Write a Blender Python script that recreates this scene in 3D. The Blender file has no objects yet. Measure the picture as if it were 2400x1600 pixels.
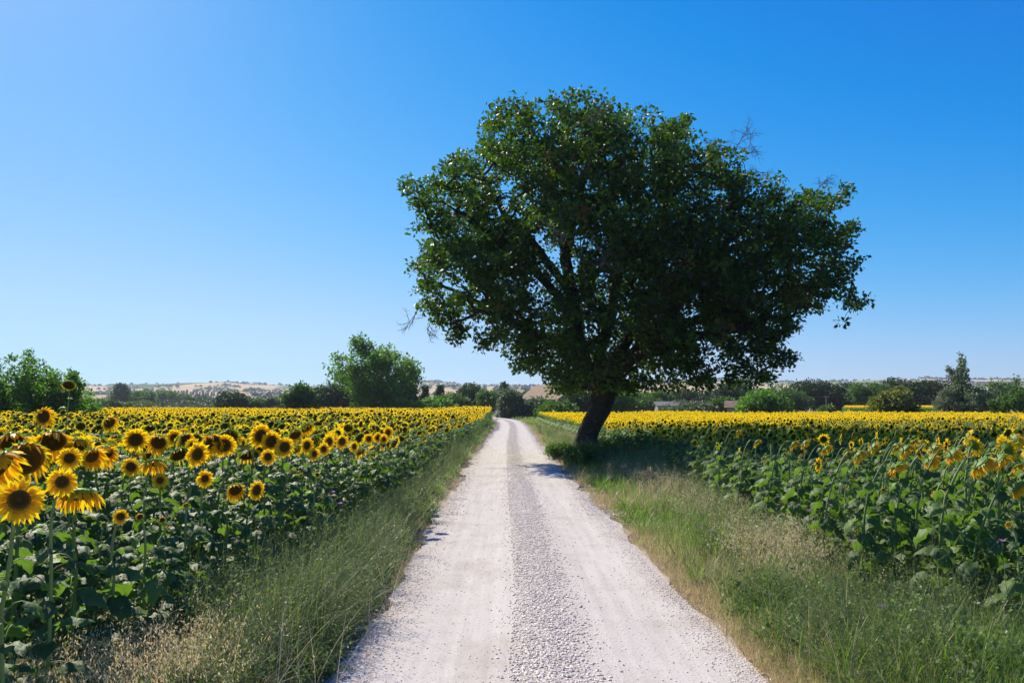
import bpy, math, random
import numpy as np
from mathutils import Vector, Matrix

SEED = 11
rng = np.random.default_rng(SEED)
random.seed(SEED)
C = bpy.context.scene.collection
PI = math.pi
R_ = math.radians

# ------------------------------------------------------------------ camera model (pixels of a 2400 x 1600 frame)
F = 1800.0
CAMH = 2.0
TH = math.atan(148.0 / F)
CT, ST = math.cos(TH), math.sin(TH)

def at(px, py, D):
    """the world point seen at a pixel, D metres ahead of the camera"""
    u = (px - 1200) / F; v = (800 - py) / F
    fw = CT - v * ST; up = ST + v * CT
    return np.array([u / fw * D, D, CAMH + up / fw * D])

def proj(p):
    x, y, z = p[..., 0], p[..., 1], p[..., 2] - CAMH
    zc = y * CT + z * ST; yc = -y * ST + z * CT
    zc = np.maximum(zc, 1e-3)
    return 1200 + F * x / zc, 800 - F * yc / zc

# ------------------------------------------------------------------ mesh helpers
class MB:
    def __init__(s): s.V = []; s.F = []; s.n = 0
    def add(s, V, Fc, mat=0, tint=0.5):
        V = np.asarray(V, dtype=np.float32).reshape(-1, 3); Fc = np.asarray(Fc, dtype=np.int64)
        if len(V) == 0 or len(Fc) == 0: return s
        t = np.full(len(Fc), tint, dtype=np.float32) if np.isscalar(tint) else np.asarray(tint, dtype=np.float32)
        m = np.full(len(Fc), mat, dtype=np.int32) if np.isscalar(mat) else np.asarray(mat, dtype=np.int32)
        s.V.append(V); s.F.append((Fc + s.n, m, t)); s.n += len(V); return s
    def mesh(s, name, mats, smooth=True):
        me = bpy.data.meshes.new(name)
        V = np.concatenate(s.V)
        me.vertices.add(len(V)); me.vertices.foreach_set('co', V.ravel())
        li = np.concatenate([f.ravel() for f, _, _ in s.F])
        tot = np.concatenate([np.full(len(f), f.shape[1]) for f, _, _ in s.F])
        st = np.concatenate([[0], np.cumsum(tot)[:-1]])
        me.loops.add(len(li)); me.loops.foreach_set('vertex_index', li.astype(np.int32))
        me.polygons.add(len(tot)); me.polygons.foreach_set('loop_start', st.astype(np.int32))
        try: me.polygons.foreach_set('loop_total', tot.astype(np.int32))
        except Exception: pass
        me.polygons.foreach_set('material_index', np.concatenate([m for _, m, _ in s.F]))
        me.polygons.foreach_set('use_smooth', np.full(len(tot), smooth))
        a = me.attributes.new('tint', 'FLOAT', 'FACE')
        a.data.foreach_set('value', np.concatenate([t for _, _, t in s.F]))
        for m in (mats if isinstance(mats, (list, tuple)) else [mats]): me.materials.append(m)
        me.update(calc_edges=True)
        return me
    def arrays(s):
        return s.V, s.F

def link(name, me, parent=None, loc=None):
    o = bpy.data.objects.new(name, me); C.objects.link(o)
    if parent is not None: o.parent = parent
    if loc is not None: o.location = loc
    return o

def tag(o, label=None, cat=None, group=None, kind=None):
    if label: o['label'] = label
    if cat: o['category'] = cat
    if group: o['group'] = group
    if kind: o['kind'] = kind
    return o

def empty(name, loc=(0, 0, 0), rz=0.0):
    o = bpy.data.objects.new(name, None); C.objects.link(o)
    o.location = loc; o.rotation_euler = (0, 0, rz); o.empty_display_size = 0.2
    return o

def inst(V, Fc, M, T):
    """copies of a template: M (N,3,3), T (N,3)"""
    V = np.asarray(V, dtype=np.float32); N = len(T); n = len(V)
    W = np.einsum('nij,vj->nvi', M, V) + T[:, None, :]
    FF = (np.asarray(Fc)[None] + (np.arange(N) * n)[:, None, None]).reshape(-1, np.asarray(Fc).shape[1])
    return W.reshape(-1, 3), FF

def rotz(a):
    a = np.asarray(a); z = np.zeros_like(a); o = np.ones_like(a); c, s = np.cos(a), np.sin(a)
    return np.stack([np.stack([c, -s, z], -1), np.stack([s, c, z], -1), np.stack([z, z, o], -1)], -2)

def unit(v): return v / np.maximum(np.linalg.norm(v, axis=-1, keepdims=True), 1e-9)

def randdir(N, r=rng): return unit(r.normal(size=(N, 3)))

def frames(axis, up):
    """matrices whose columns are x = side, y = axis, z = normal near 'up'"""
    y = unit(axis); x = unit(np.cross(y, up)); z = np.cross(x, y)
    return np.stack([x, y, z], -1)

def prisms(P0, P1, r0, r1, k=3):
    P0 = np.asarray(P0, float); P1 = np.asarray(P1, float); N = len(P0)
    r0 = np.broadcast_to(r0, (N,)); r1 = np.broadcast_to(r1, (N,))
    d = unit(P1 - P0); ref = np.where(np.abs(d[:, 2:3]) > 0.9, [[1., 0, 0]], [[0, 0, 1.]])
    a = unit(np.cross(d, ref)); b = np.cross(d, a)
    th = np.arange(k) * 2 * PI / k
    ring = np.cos(th)[None, :, None] * a[:, None] + np.sin(th)[None, :, None] * b[:, None]
    V = np.concatenate([P0[:, None] + ring * r0[:, None, None], P1[:, None] + ring * r1[:, None, None]], 1)
    i = np.arange(k); j = (i + 1) % k
    base = np.stack([i, j, j + k, i + k], -1)
    Fc = (base[None] + (np.arange(N) * 2 * k)[:, None, None]).reshape(-1, 4)
    return V.reshape(-1, 3), Fc

def tube(P, r, k=8, cap=True):
    P = np.asarray(P, float); n = len(P); r = np.broadcast_to(r, (n,)).astype(float)
    t = np.gradient(P, axis=0); t = unit(t)
    ref = np.array([1., 0, 0]) if abs(t[:, 2]).mean() > 0.7 else np.array([0, 0, 1.])
    a = unit(np.cross(t, ref)); b = np.cross(t, a)
    th = np.arange(k) * 2 * PI / k
    V = P[:, None] + (np.cos(th)[None, :, None] * a[:, None] + np.sin(th)[None, :, None] * b[:, None]) * r[:, None, None]
    V = V.reshape(-1, 3)
    i = np.arange(k); j = (i + 1) % k
    Fc = np.concatenate([np.stack([i + s * k, j + s * k, j + (s + 1) * k, i + (s + 1) * k], -1) for s in range(n - 1)])
    return V, Fc

def bez(p0, p1, p2, p3, n):
    t = np.linspace(0, 1, n)[:, None]
    return (1 - t) ** 3 * p0 + 3 * (1 - t) ** 2 * t * p1 + 3 * (1 - t) * t * t * p2 + t ** 3 * p3

def vnoise(p, seed=0):
    """smooth value noise, p (N,3)"""
    p = np.asarray(p, float); i = np.floor(p).astype(np.int64); f = p - i; f = f * f * (3 - 2 * f)
    out = np.zeros(len(p))
    for dx in (0, 1):
        for dy in (0, 1):
            for dz in (0, 1):
                h = ((i[:, 0] + dx) * 374761393 + (i[:, 1] + dy) * 668265263 + (i[:, 2] + dz) * 2147483647 + seed * 1274126177) & 0xffffffff
                h = ((h ^ (h >> 13)) * 1274126177) & 0xffffffff
                h = ((h ^ (h >> 16)) & 0xffff) / 65535.0
                w = (f[:, 0] if dx else 1 - f[:, 0]) * (f[:, 1] if dy else 1 - f[:, 1]) * (f[:, 2] if dz else 1 - f[:, 2])
                out += w * h
    return out
def n2(x, y, s, seed=0):
    x = np.asarray(x, float); y = np.asarray(y, float)
    sh = np.broadcast(x, y).shape
    x, y = np.broadcast_arrays(x, y)
    return vnoise(np.stack([x.ravel() * s, y.ravel() * s, np.zeros(x.size)], -1), seed).reshape(sh)

# ------------------------------------------------------------------ materials
def new_mat(name):
    m = bpy.data.materials.new(name); m.use_nodes = True
    nt = m.node_tree; nt.nodes.clear()
    out = nt.nodes.new('ShaderNodeOutputMaterial')
    return m, nt, out

def N(nt, typ, **kw):
    n = nt.nodes.new(typ)
    for k, v in kw.items(): setattr(n, k, v)
    return n

def ramp(nt, fac, stops, interp='LINEAR'):
    r = N(nt, 'ShaderNodeValToRGB'); e = r.color_ramp.elements; r.color_ramp.interpolation = interp
    while len(e) > 1: e.remove(e[-1])
    e[0].position = stops[0][0]; e[0].color = (*stops[0][1], 1)
    for p, c in stops[1:]:
        x = e.new(p); x.color = (*c, 1)
    nt.links.new(fac, r.inputs[0]); return r.outputs[0]

def mixc(nt, fac, a, b, mode='MIX'):
    m = N(nt, 'ShaderNodeMix', data_type='RGBA', blend_type=mode)
    for i, x in ((0, fac), (6, a), (7, b)):
        if isinstance(x, (tuple, list)): m.inputs[i].default_value = (*x, 1) if len(x) == 3 else x
        elif isinstance(x, (int, float)): m.inputs[i].default_value = x
        else: nt.links.new(x, m.inputs[i])
    return m.outputs[2]

def noise(nt, scale, detail=3, rough=0.6, vec=None, dist=0.0):
    n = N(nt, 'ShaderNodeTexNoise'); n.inputs['Scale'].default_value = scale; n.inputs['Detail'].default_value = detail
    n.inputs['Roughness'].default_value = rough; n.inputs['Distortion'].default_value = dist
    if vec is not None: nt.links.new(vec, n.inputs['Vector'])
    return n.outputs['Fac']

def pos(nt, scale=(1, 1, 1)):
    g = N(nt, 'ShaderNodeNewGeometry'); m = N(nt, 'ShaderNodeMapping'); m.inputs['Scale'].default_value = scale
    nt.links.new(g.outputs['Position'], m.inputs['Vector']); return m.outputs[0]

def leafmat(name, stops, rough=0.5, trans=0.3, tcol=(0.25, 0.45, 0.03), spec=0.4, nscale=0):
    m, nt, out = new_mat(name)
    at_ = N(nt, 'ShaderNodeAttribute', attribute_name='tint')
    col = ramp(nt, at_.outputs['Fac'], stops)
    if nscale:
        nz = noise(nt, nscale, 2, vec=N(nt, 'ShaderNodeTexCoord').outputs['Object'])
        col = mixc(nt, ramp(nt, nz, [(0.35, (0, 0, 0)), (0.7, (1, 1, 1))]), col, mixc(nt, 1.0, col, (0.55, 0.6, 0.5), 'MULTIPLY'))
    p = N(nt, 'ShaderNodeBsdfPrincipled'); nt.links.new(col, p.inputs['Base Color'])
    if nscale:
        bp = N(nt, 'ShaderNodeBump'); bp.inputs['Strength'].default_value = 0.55; bp.inputs['Distance'].default_value = 0.012
        nt.links.new(noise(nt, 28, 3, vec=N(nt, 'ShaderNodeTexCoord').outputs['Object']), bp.inputs['Height']); nt.links.new(bp.outputs[0], p.inputs['Normal'])
    p.inputs['Roughness'].default_value = rough; p.inputs['Specular IOR Level'].default_value = spec
    if trans > 0:
        t = N(nt, 'ShaderNodeBsdfTranslucent'); nt.links.new(mixc(nt, 0.6, col, tcol), t.inputs['Color'])
        mx = N(nt, 'ShaderNodeMixShader'); mx.inputs[0].default_value = trans
        nt.links.new(p.outputs[0], mx.inputs[1]); nt.links.new(t.outputs[0], mx.inputs[2]); nt.links.new(mx.outputs[0], out.inputs[0])
    else: nt.links.new(p.outputs[0], out.inputs[0])
    return m

def plain(name, col, rough=0.8, bump=0, bscale=20, var=None, spec=0.3, metal=0):
    m, nt, out = new_mat(name)
    p = N(nt, 'ShaderNodeBsdfPrincipled'); p.inputs['Roughness'].default_value = rough
    p.inputs['Specular IOR Level'].default_value = spec; p.inputs['Metallic'].default_value = metal
    vec = N(nt, 'ShaderNodeTexCoord').outputs['Object']
    if var:
        nt.links.new(ramp(nt, noise(nt, bscale, 5, 0.65, vec), [(0.3, col), (0.7, var)]), p.inputs['Base Color'])
    else: p.inputs['Base Color'].default_value = (*col, 1)
    if bump:
        b = N(nt, 'ShaderNodeBump'); b.inputs['Strength'].default_value = bump; b.inputs['Distance'].default_value = 0.03
        nt.links.new(noise(nt, bscale, 6, 0.7, vec), b.inputs['Height']); nt.links.new(b.outputs[0], p.inputs['Normal'])
    nt.links.new(p.outputs[0], out.inputs[0])
    return m

M = {}
M['sf_leaf'] = leafmat('sunflower leaf', [(0, (0.045, 0.09, 0.026)), (0.6, (0.11, 0.18, 0.056)), (1, (0.19, 0.28, 0.06))], 0.58, 0.32, (0.26, 0.52, 0.02), 0.28, 9)
M['sf_stem'] = leafmat('sunflower stem', [(0, (0.10, 0.18, 0.035)), (1, (0.25, 0.32, 0.09))], 0.6, 0.0)
M['petal'] = leafmat('sunflower petal', [(0, (0.85, 0.36, 0.004)), (0.5, (0.93, 0.54, 0.006)), (1, (0.96, 0.70, 0.012))], 0.55, 0.45, (1.0, 0.72, 0.01), 0.2)
M['disc'] = leafmat('sunflower disc', [(0, (0.11, 0.06, 0.012)), (0.35, (0.06, 0.032, 0.007)), (0.7, (0.10, 0.05, 0.008)), (1, (0.20, 0.10, 0.012))], 0.85, 0.0, spec=0.1)
M['bract'] = leafmat('sunflower bract', [(0, (0.08, 0.17, 0.02)), (1, (0.2, 0.33, 0.04))], 0.55, 0.3, (0.3, 0.55, 0.03))
M['oak_leaf'] = leafmat('oak leaf', [(0, (0.004, 0.012, 0.003)), (0.45, (0.011, 0.032, 0.004)), (0.93, (0.065, 0.165, 0.011)), (1, (0.16, 0.10, 0.03))], 0.5, 0.22, (0.22, 0.5, 0.01), 0.35)
M['dark_leaf'] = leafmat('dark tree leaf', [(0, (0.007, 0.020, 0.005)), (1, (0.021, 0.050, 0.011))], 0.6, 0.15, (0.1, 0.26, 0.02), 0.25)
M['mid_leaf'] = leafmat('green tree leaf', [(0, (0.018, 0.052, 0.008)), (1, (0.062, 0.14, 0.016))], 0.55, 0.28, (0.2, 0.45, 0.03))
M['bright_leaf'] = leafmat('bright tree leaf', [(0, (0.03, 0.085, 0.008)), (1, (0.115, 0.24, 0.02))], 0.5, 0.35, (0.25, 0.6, 0.03))
M['fresh_leaf'] = leafmat('fresh tree leaf', [(0, (0.022, 0.066, 0.008)), (1, (0.09, 0.195, 0.018))], 0.5, 0.35, (0.25, 0.6, 0.02))
M['olive_leaf'] = leafmat('olive leaf', [(0, (0.06, 0.09, 0.04)), (1, (0.19, 0.24, 0.12))], 0.55, 0.25, (0.2, 0.3, 0.1))
M['yellow_leaf'] = leafmat('yellowing tree leaf', [(0, (0.05, 0.085, 0.015)), (0.7, (0.12, 0.16, 0.02)), (1, (0.26, 0.22, 0.03))], 0.5, 0.3, (0.4, 0.45, 0.03))
M['pink_leaf'] = leafmat('faded blossom bush', [(0, (0.05, 0.09, 0.02)), (0.45, (0.10, 0.12, 0.03)), (1, (0.36, 0.26, 0.17))], 0.6, 0.2)
M['grass'] = leafmat('green grass', [(0, (0.045, 0.115, 0.018)), (0.5, (0.095, 0.20, 0.03)), (0.8, (0.20, 0.29, 0.05)), (1, (0.50, 0.42, 0.19))], 0.45, 0.48, (0.25, 0.45, 0.04))
M['weed'] = leafmat('grey green weed', [(0, (0.06, 0.13, 0.025)), (0.6, (0.17, 0.24, 0.075)), (1, (0.46, 0.42, 0.24))], 0.5, 0.42, (0.25, 0.4, 0.08))
M['straw'] = leafmat('dry grass', [(0, (0.42, 0.31, 0.15)), (0.5, (0.68, 0.54, 0.31)), (1, (0.86, 0.76, 0.52))], 0.6, 0.42, (0.6, 0.45, 0.2))
M['violet'] = leafmat('violet blossom', [(0, (0.35, 0.10, 0.42)), (1, (0.55, 0.24, 0.6))], 0.6, 0.3, (0.6, 0.2, 0.6))
M['bark'] = plain('oak bark', (0.018, 0.014, 0.011), 0.95, 1.0, 7, (0.065, 0.05, 0.038))
M['twig'] = plain('dead twig', (0.12, 0.10, 0.08), 0.9)
M['stone'] = leafmat('gravel stone', [(0, (0.52, 0.44, 0.35)), (0.5, (0.77, 0.67, 0.55)), (1, (0.88, 0.79, 0.67))], 0.9, 0.0, spec=0.1)

# ------------------------------------------------------------------ road
RD = [  # depth, left edge, right edge
    (-12, -1.55, 1.95), (0, -1.5, 1.92), (5.5, -1.42, 1.88), (8, -1.27, 1.80), (14.3, -1.31, 1.70), (23.7, -1.43, 1.55), (37, -1.5, 1.45), (52, -1.45, 1.45),
    (69, -1.38, 1.46), (85, -1.6, 1.25), (97, -2.3, 0.9), (110, -4.0, -0.4), (125, -7.5, -3.0), (140, -13, -8.0), (158, -22, -17)]
RD = np.array(RD, float)
def road_l(y): return np.interp(y, RD[:, 0], RD[:, 1])
def road_r(y): return np.interp(y, RD[:, 0], RD[:, 2])

def smooth_edge(y, which, seed):
    base = road_l(y) if which < 0 else road_r(y)
    wob = (n2(y, 0 * y, 0.7, seed) - 0.5) * 0.30 + (n2(y, 0 * y, 2.2, seed + 1) - 0.5) * 0.14
    return base + wob

ys = np.concatenate([np.arange(-12, 30, 0.12), np.arange(30, 158, 0.6)])
L = smooth_edge(ys, -1, 3); Rr = smooth_edge(ys, 1, 8)
K = 29
tt = np.linspace(0, 1, K)
X = L[:, None] * (1 - tt) + Rr[:, None] * tt
Y = np.repeat(ys[:, None], K, 1)
# crown of loose stones in the middle, two worn wheel tracks, thin edges
def road_z(x, y):
    l = road_l(y); r = road_r(y); u = (x - l) / (r - l)
    z = 0.030 + 0.022 * np.exp(-((u - 0.50) / 0.10) ** 2) - 0.012 * np.exp(-((u - 0.25) / 0.12) ** 2) - 0.012 * np.exp(-((u - 0.77) / 0.12) ** 2)
    z = z + 0.010 * (n2(x, y, 1.3, 5) - 0.5) + 0.008 * (n2(x, y, 5.0, 6) - 0.5)
    e = np.minimum(u, 1 - u)
    return z * np.clip(e / 0.06, 0.1, 1)
Z = road_z(X, Y)
V = np.stack([X, Y, Z], -1).reshape(-1, 3)
a = np.arange(len(ys) - 1)[:, None] * K + np.arange(K - 1)[None]
Fq = np.stack([a, a + 1, a + 1 + K, a + K], -1).reshape(-1, 4)
U = np.repeat(tt[None], len(ys), 0)
m, nt, out = new_mat('white gravel road')
p = N(nt, 'ShaderNodeBsdfPrincipled'); p.inputs['Roughness'].default_value = 0.95; p.inputs['Specular IOR Level'].default_value = 0.08
uu = N(nt, 'ShaderNodeAttribute', attribute_name='across').outputs['Fac']
v1 = pos(nt)
wob = N(nt, 'ShaderNodeMath', operation='MULTIPLY_ADD'); nt.links.new(noise(nt, 1.4, 4, 0.6, v1), wob.inputs[0]); wob.inputs[1].default_value = 0.13; 
sub = N(nt, 'ShaderNodeMath', operation='SUBTRACT'); nt.links.new(uu, sub.inputs[0]); sub.inputs[1].default_value = 0.065
nt.links.new(sub.outputs[0], wob.inputs[2])
# 1 = loose gravel, 0 = worn pale track
loose = ramp(nt, wob.outputs[0], [(0.0, (1, 1, 1)), (0.10, (0.7, 0.7, 0.7)), (0.17, (0.1, 0.1, 0.1)), (0.395, (0.05, 0.05, 0.05)), (0.46, (0.95, 0.95, 0.95)),
                                  (0.58, (0.9, 0.9, 0.9)), (0.66, (0.25, 0.25, 0.25)), (0.74, (0.08, 0.08, 0.08)), (0.88, (0.1, 0.1, 0.1)), (0.95, (0.8, 0.8, 0.8)), (1, (1, 1, 1))])
fine = noise(nt, 55, 4, 0.75, v1)
streak = noise(nt, 1.0, 5, 0.6, pos(nt, (9, 0.35, 1)))
trackc = ramp(nt, streak, [(0.3, (0.45, 0.415, 0.375)), (0.62, (0.545, 0.508, 0.462))])
loosec = ramp(nt, fine, [(0.3, (0.42, 0.375, 0.33)), (0.5, (0.52, 0.47, 0.42)), (0.72, (0.60, 0.545, 0.49))])
base = mixc(nt, loose, trackc, loosec)
base = mixc(nt, 0.75, base, ramp(nt, noise(nt, 0.9, 6, 0.7, v1, 0.4), [(0.32, (0.80, 0.76, 0.70)), (0.5, (1, 1, 1)), (0.7, (0.93, 0.92, 0.90))]), 'MULTIPLY')
vor = N(nt, 'ShaderNodeTexVoronoi'); vor.inputs['Scale'].default_value = 22; nt.links.new(v1, vor.inputs['Vector'])
speck = ramp(nt, vor.outputs['Distance'], [(0.0, (0.45, 0.43, 0.42)), (0.13, (0.55, 0.53, 0.52)), (0.2, (1, 1, 1))])
base = mixc(nt, 0.8, base, speck, 'MULTIPLY')
nt.links.new(base, p.inputs['Base Color'])
b = N(nt, 'ShaderNodeBump'); b.inputs['Distance'].default_value = 0.02
vb = N(nt, 'ShaderNodeTexVoronoi'); vb.inputs['Scale'].default_value = 45; nt.links.new(v1, vb.inputs['Vector'])
hm = N(nt, 'ShaderNodeMath', operation='ADD'); nt.links.new(vb.outputs['Distance'], hm.inputs[0]); nt.links.new(fine, hm.inputs[1])
nt.links.new(hm.outputs[0], b.inputs['Height'])
st_ = N(nt, 'ShaderNodeMath', operation='MULTIPLY_ADD'); nt.links.new(loose, st_.inputs[0]); st_.inputs[1].default_value = 0.4; st_.inputs[2].default_value = 0.12
nt.links.new(st_.outputs[0], b.inputs['Strength']); nt.links.new(b.outputs[0], p.inputs['Normal'])
nt.links.new(p.outputs[0], out.inputs[0])
mb = MB(); mb.add(V, Fq); me = mb.mesh('road', m)
ac = me.attributes.new('across', 'FLOAT', 'POINT'); ac.data.foreach_set('value', U.ravel().astype(np.float32))
tag(link('road', me), 'pale gravel farm road with two worn wheel tracks', 'road', kind='structure')

# ------------------------------------------------------------------ ground sheet
def edge_left(y): return np.interp(y, [0, 5, 8, 12, 30, 70, 100], [-3.15, -3.0, -2.75, -2.6, -2.5, -2.35, -3.2])
def edge_right(y): return np.interp(y, [0, 8, 14, 22, 30, 60, 100], [4.1, 4.05, 4.15, 4.3, 4.2, 3.3, 3.0])
gx = np.concatenate([-np.geomspace(7000, 14, 26), np.arange(-13, 13.1, 0.35), np.geomspace(14, 7000, 26)])
gy = np.concatenate([[-3000, -300, -60, -20], np.arange(-12, 60, 0.5), np.geomspace(61, 7000, 60)])
GX, GY = np.meshgrid(gx, gy)
def ground_z(x, y):
    near = (np.abs(x) < 13) & (y < 60) & (y > -12)
    z = (n2(x, y, 0.8, 21) - 0.5) * 0.05
    bank = 0.05 * np.exp(-((x - (road_r(y) + 0.9)) / 0.6) ** 2) + 0.05 * np.exp(-((x - (road_l(y) - 0.6)) / 0.4) ** 2)
    onroad = (x > road_l(y) + 0.6) & (x < road_r(y) - 0.6)
    return np.where(near, np.where(onroad, -0.06, z * 0.5 + bank - 0.035), -0.06)
V = np.stack([GX, GY, ground_z(GX, GY)], -1).reshape(-1, 3)
n_ = len(gx); a = np.arange(len(gy) - 1)[:, None] * n_ + np.arange(n_ - 1)[None]
Fq = np.stack([a, a + 1, a + 1 + n_, a + n_], -1).reshape(-1, 4)
m, nt, out = new_mat('field soil')
p = N(nt, 'ShaderNodeBsdfPrincipled'); p.inputs['Roughness'].default_value = 1; p.inputs['Specular IOR Level'].default_value = 0.05
v1 = pos(nt)
near = ramp(nt, noise(nt, 2.2, 6, 0.7, v1), [(0.3, (0.10, 0.085, 0.04)), (0.5, (0.20, 0.15, 0.085)), (0.7, (0.30, 0.24, 0.14))])
far = ramp(nt, noise(nt, 0.01, 3, 0.5, v1), [(0.4, (0.06, 0.10, 0.03)), (0.55, (0.22, 0.19, 0.08)), (0.6, (0.40, 0.30, 0.16))])
sep = N(nt, 'ShaderNodeSeparateXYZ'); nt.links.new(v1, sep.inputs[0])
mr = N(nt, 'ShaderNodeMapRange'); mr.inputs[1].default_value = 110; mr.inputs[2].default_value = 160; nt.links.new(sep.outputs[1], mr.inputs[0])
nt.links.new(mixc(nt, mr.outputs[0], near, far), p.inputs['Base Color'])
b = N(nt, 'ShaderNodeBump'); b.inputs['Strength'].default_value = 0.8; b.inputs['Distance'].default_value = 0.05
nt.links.new(noise(nt, 14, 6, 0.7, v1), b.inputs['Height']); nt.links.new(b.outputs[0], p.inputs['Normal'])
nt.links.new(p.outputs[0], out.inputs[0])
mb = MB(); mb.add(V, Fq)
tag(link('ground', mb.mesh('ground', m)), 'dry brown soil under the fields and verges', 'ground', kind='structure')

# ------------------------------------------------------------------ gravel stones on the road
ic = np.array([[0, 0, 1], [0.9, 0, 0.1], [0.25, 0.85, -0.05], [-0.75, 0.5, 0.1], [-0.7, -0.55, -0.05], [0.3, -0.88, 0.1], [0, 0, -0.7]], float)
icf = np.array([[0, 1, 2], [0, 2, 3], [0, 3, 4], [0, 4, 5], [0, 5, 1], [6, 2, 1], [6, 3, 2], [6, 4, 3], [6, 5, 4], [6, 1, 5]])
def stones(n, ymax, urange, smin, smax, pw=2.0, ymin=4.6, seed=1):
    r = np.random.default_rng(seed)
    y = ymin + (ymax - ymin) * r.random(n) ** 1.5
    if urange == 'centre': u = r.normal(0.512, 0.056, n); u = np.where(u < 0.42, 0.425 + np.abs(r.normal(0, 0.03, n)) * np.sign(r.random(n) - 0.35), u)
    elif urange == 'edges':
        e = np.abs(r.normal(0, 0.06, n)) * np.where(r.random(n) < 0.3, -0.9, 1); u = np.where(r.random(n) < 0.5, e, 1 - e)
    else: u = r.random(n)
    x = road_l(y) + u * (road_r(y) - road_l(y))
    s = smin + (smax - smin) * r.random(n) ** pw
    s = s * (1 + np.clip(y - 8, 0, 40) * 0.012)
    ax = s[:, None] * r.uniform(0.65, 1.25, (n, 3)) * np.array([1, 1, 0.46])
    Q = rotz(r.random(n) * 2 * PI)
    tl = r.normal(0, 0.35, (n, 2)); T1 = np.tile(np.eye(3), (n, 1, 1)); T1[:, 0, 2] = tl[:, 0]; T1[:, 1, 2] = tl[:, 1]
    Mx = np.einsum('nij,njk->nik', np.einsum('nij,njk->nik', Q, T1), np.einsum('ni,ij->nij', ax, np.eye(3)))
    z = np.maximum(road_z(x, y), 0.004) + s * 0.25
    W, FF = inst(ic, icf, Mx, np.stack([x, y, z], -1))
    return W, FF, np.repeat(np.clip(r.normal(0.5, 0.25, n), 0, 1), len(icf))
mb = MB()
for args in ((34000, 20, 'centre', 0.004, 0.020, 3.4, 4.6, 1), (22000, 110, 'centre', 0.008, 0.02, 2.0, 14, 2), (16000, 18, 'edges', 0.004, 0.013, 2.2, 4.6, 3),
             (9000, 24, 'all', 0.003, 0.012, 3.2, 4.6, 4), (14000, 110, 'edges', 0.008, 0.02, 2, 14, 5)):
    W, FF, t = stones(args[0], args[1], args[2], args[3], args[4], args[5], args[6], args[7]); mb.add(W, FF, 0, t)
tag(link('gravel', mb.mesh('gravel', M['stone'], smooth=False)), 'loose white stones heaped along the middle and edges of the road', 'gravel', kind='stuff')

# ------------------------------------------------------------------ sunflower generator (local +X is the way the head faces)
def blade(nl, nw, length, width, a0, bend, r, seed):
    """heart-shaped leaf blade starting at the origin, going along +X"""
    u = np.linspace(0, 1, nl + 1)
    prof_u = [0, 0.08, 0.25, 0.45, 0.7, 0.88, 1.0]; prof_w = [0.55, 0.86, 1.0, 0.88, 0.52, 0.22, 0.02]
    w = np.interp(u, prof_u, prof_w) * width * 0.5
    ang = a0 - bend * u ** 1.2
    dx = np.cos(ang); dz = np.sin(ang); st = length / nl
    cx = np.concatenate([[0], np.cumsum((dx[1:] + dx[:-1]) / 2 * st)]); cz = np.concatenate([[0], np.cumsum((dz[1:] + dz[:-1]) / 2 * st)])
    v = np.linspace(-1, 1, nw + 1)
    fold = r.uniform(0.1, 0.55)
    nx, nz = -np.sin(ang), np.cos(ang)
    off = (-fold * np.abs(v)[None] ** 1.3) * w[:, None] + (0.24 * w[:, None] * np.sin(v[None] * 5 + u[:, None] * 9 + seed) * (np.abs(v)[None] > 0.3))
    lobe = np.where(u < 0.05, -0.16 * length, 0)[:, None] * np.abs(v)[None] ** 1.5
    X = cx[:, None] + nx[:, None] * off + lobe * dx[:, None]; Zz = cz[:, None] + nz[:, None] * off + lobe * dz[:, None]
    Yy = v[None] * w[:, None] * (1 - 0.1 * fold)
    edge = 1 + 0.08 * np.sin(u * 25 + seed)[:, None]
    V = np.stack([X, Yy * edge, Zz], -1).reshape(-1, 3)
    k = nw + 1; a = np.arange(nl)[:, None] * k + np.arange(nw)[None]
    return V, np.stack([a, a + 1, a + 1 + k, a + k], -1).reshape(-1, 4)

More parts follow.
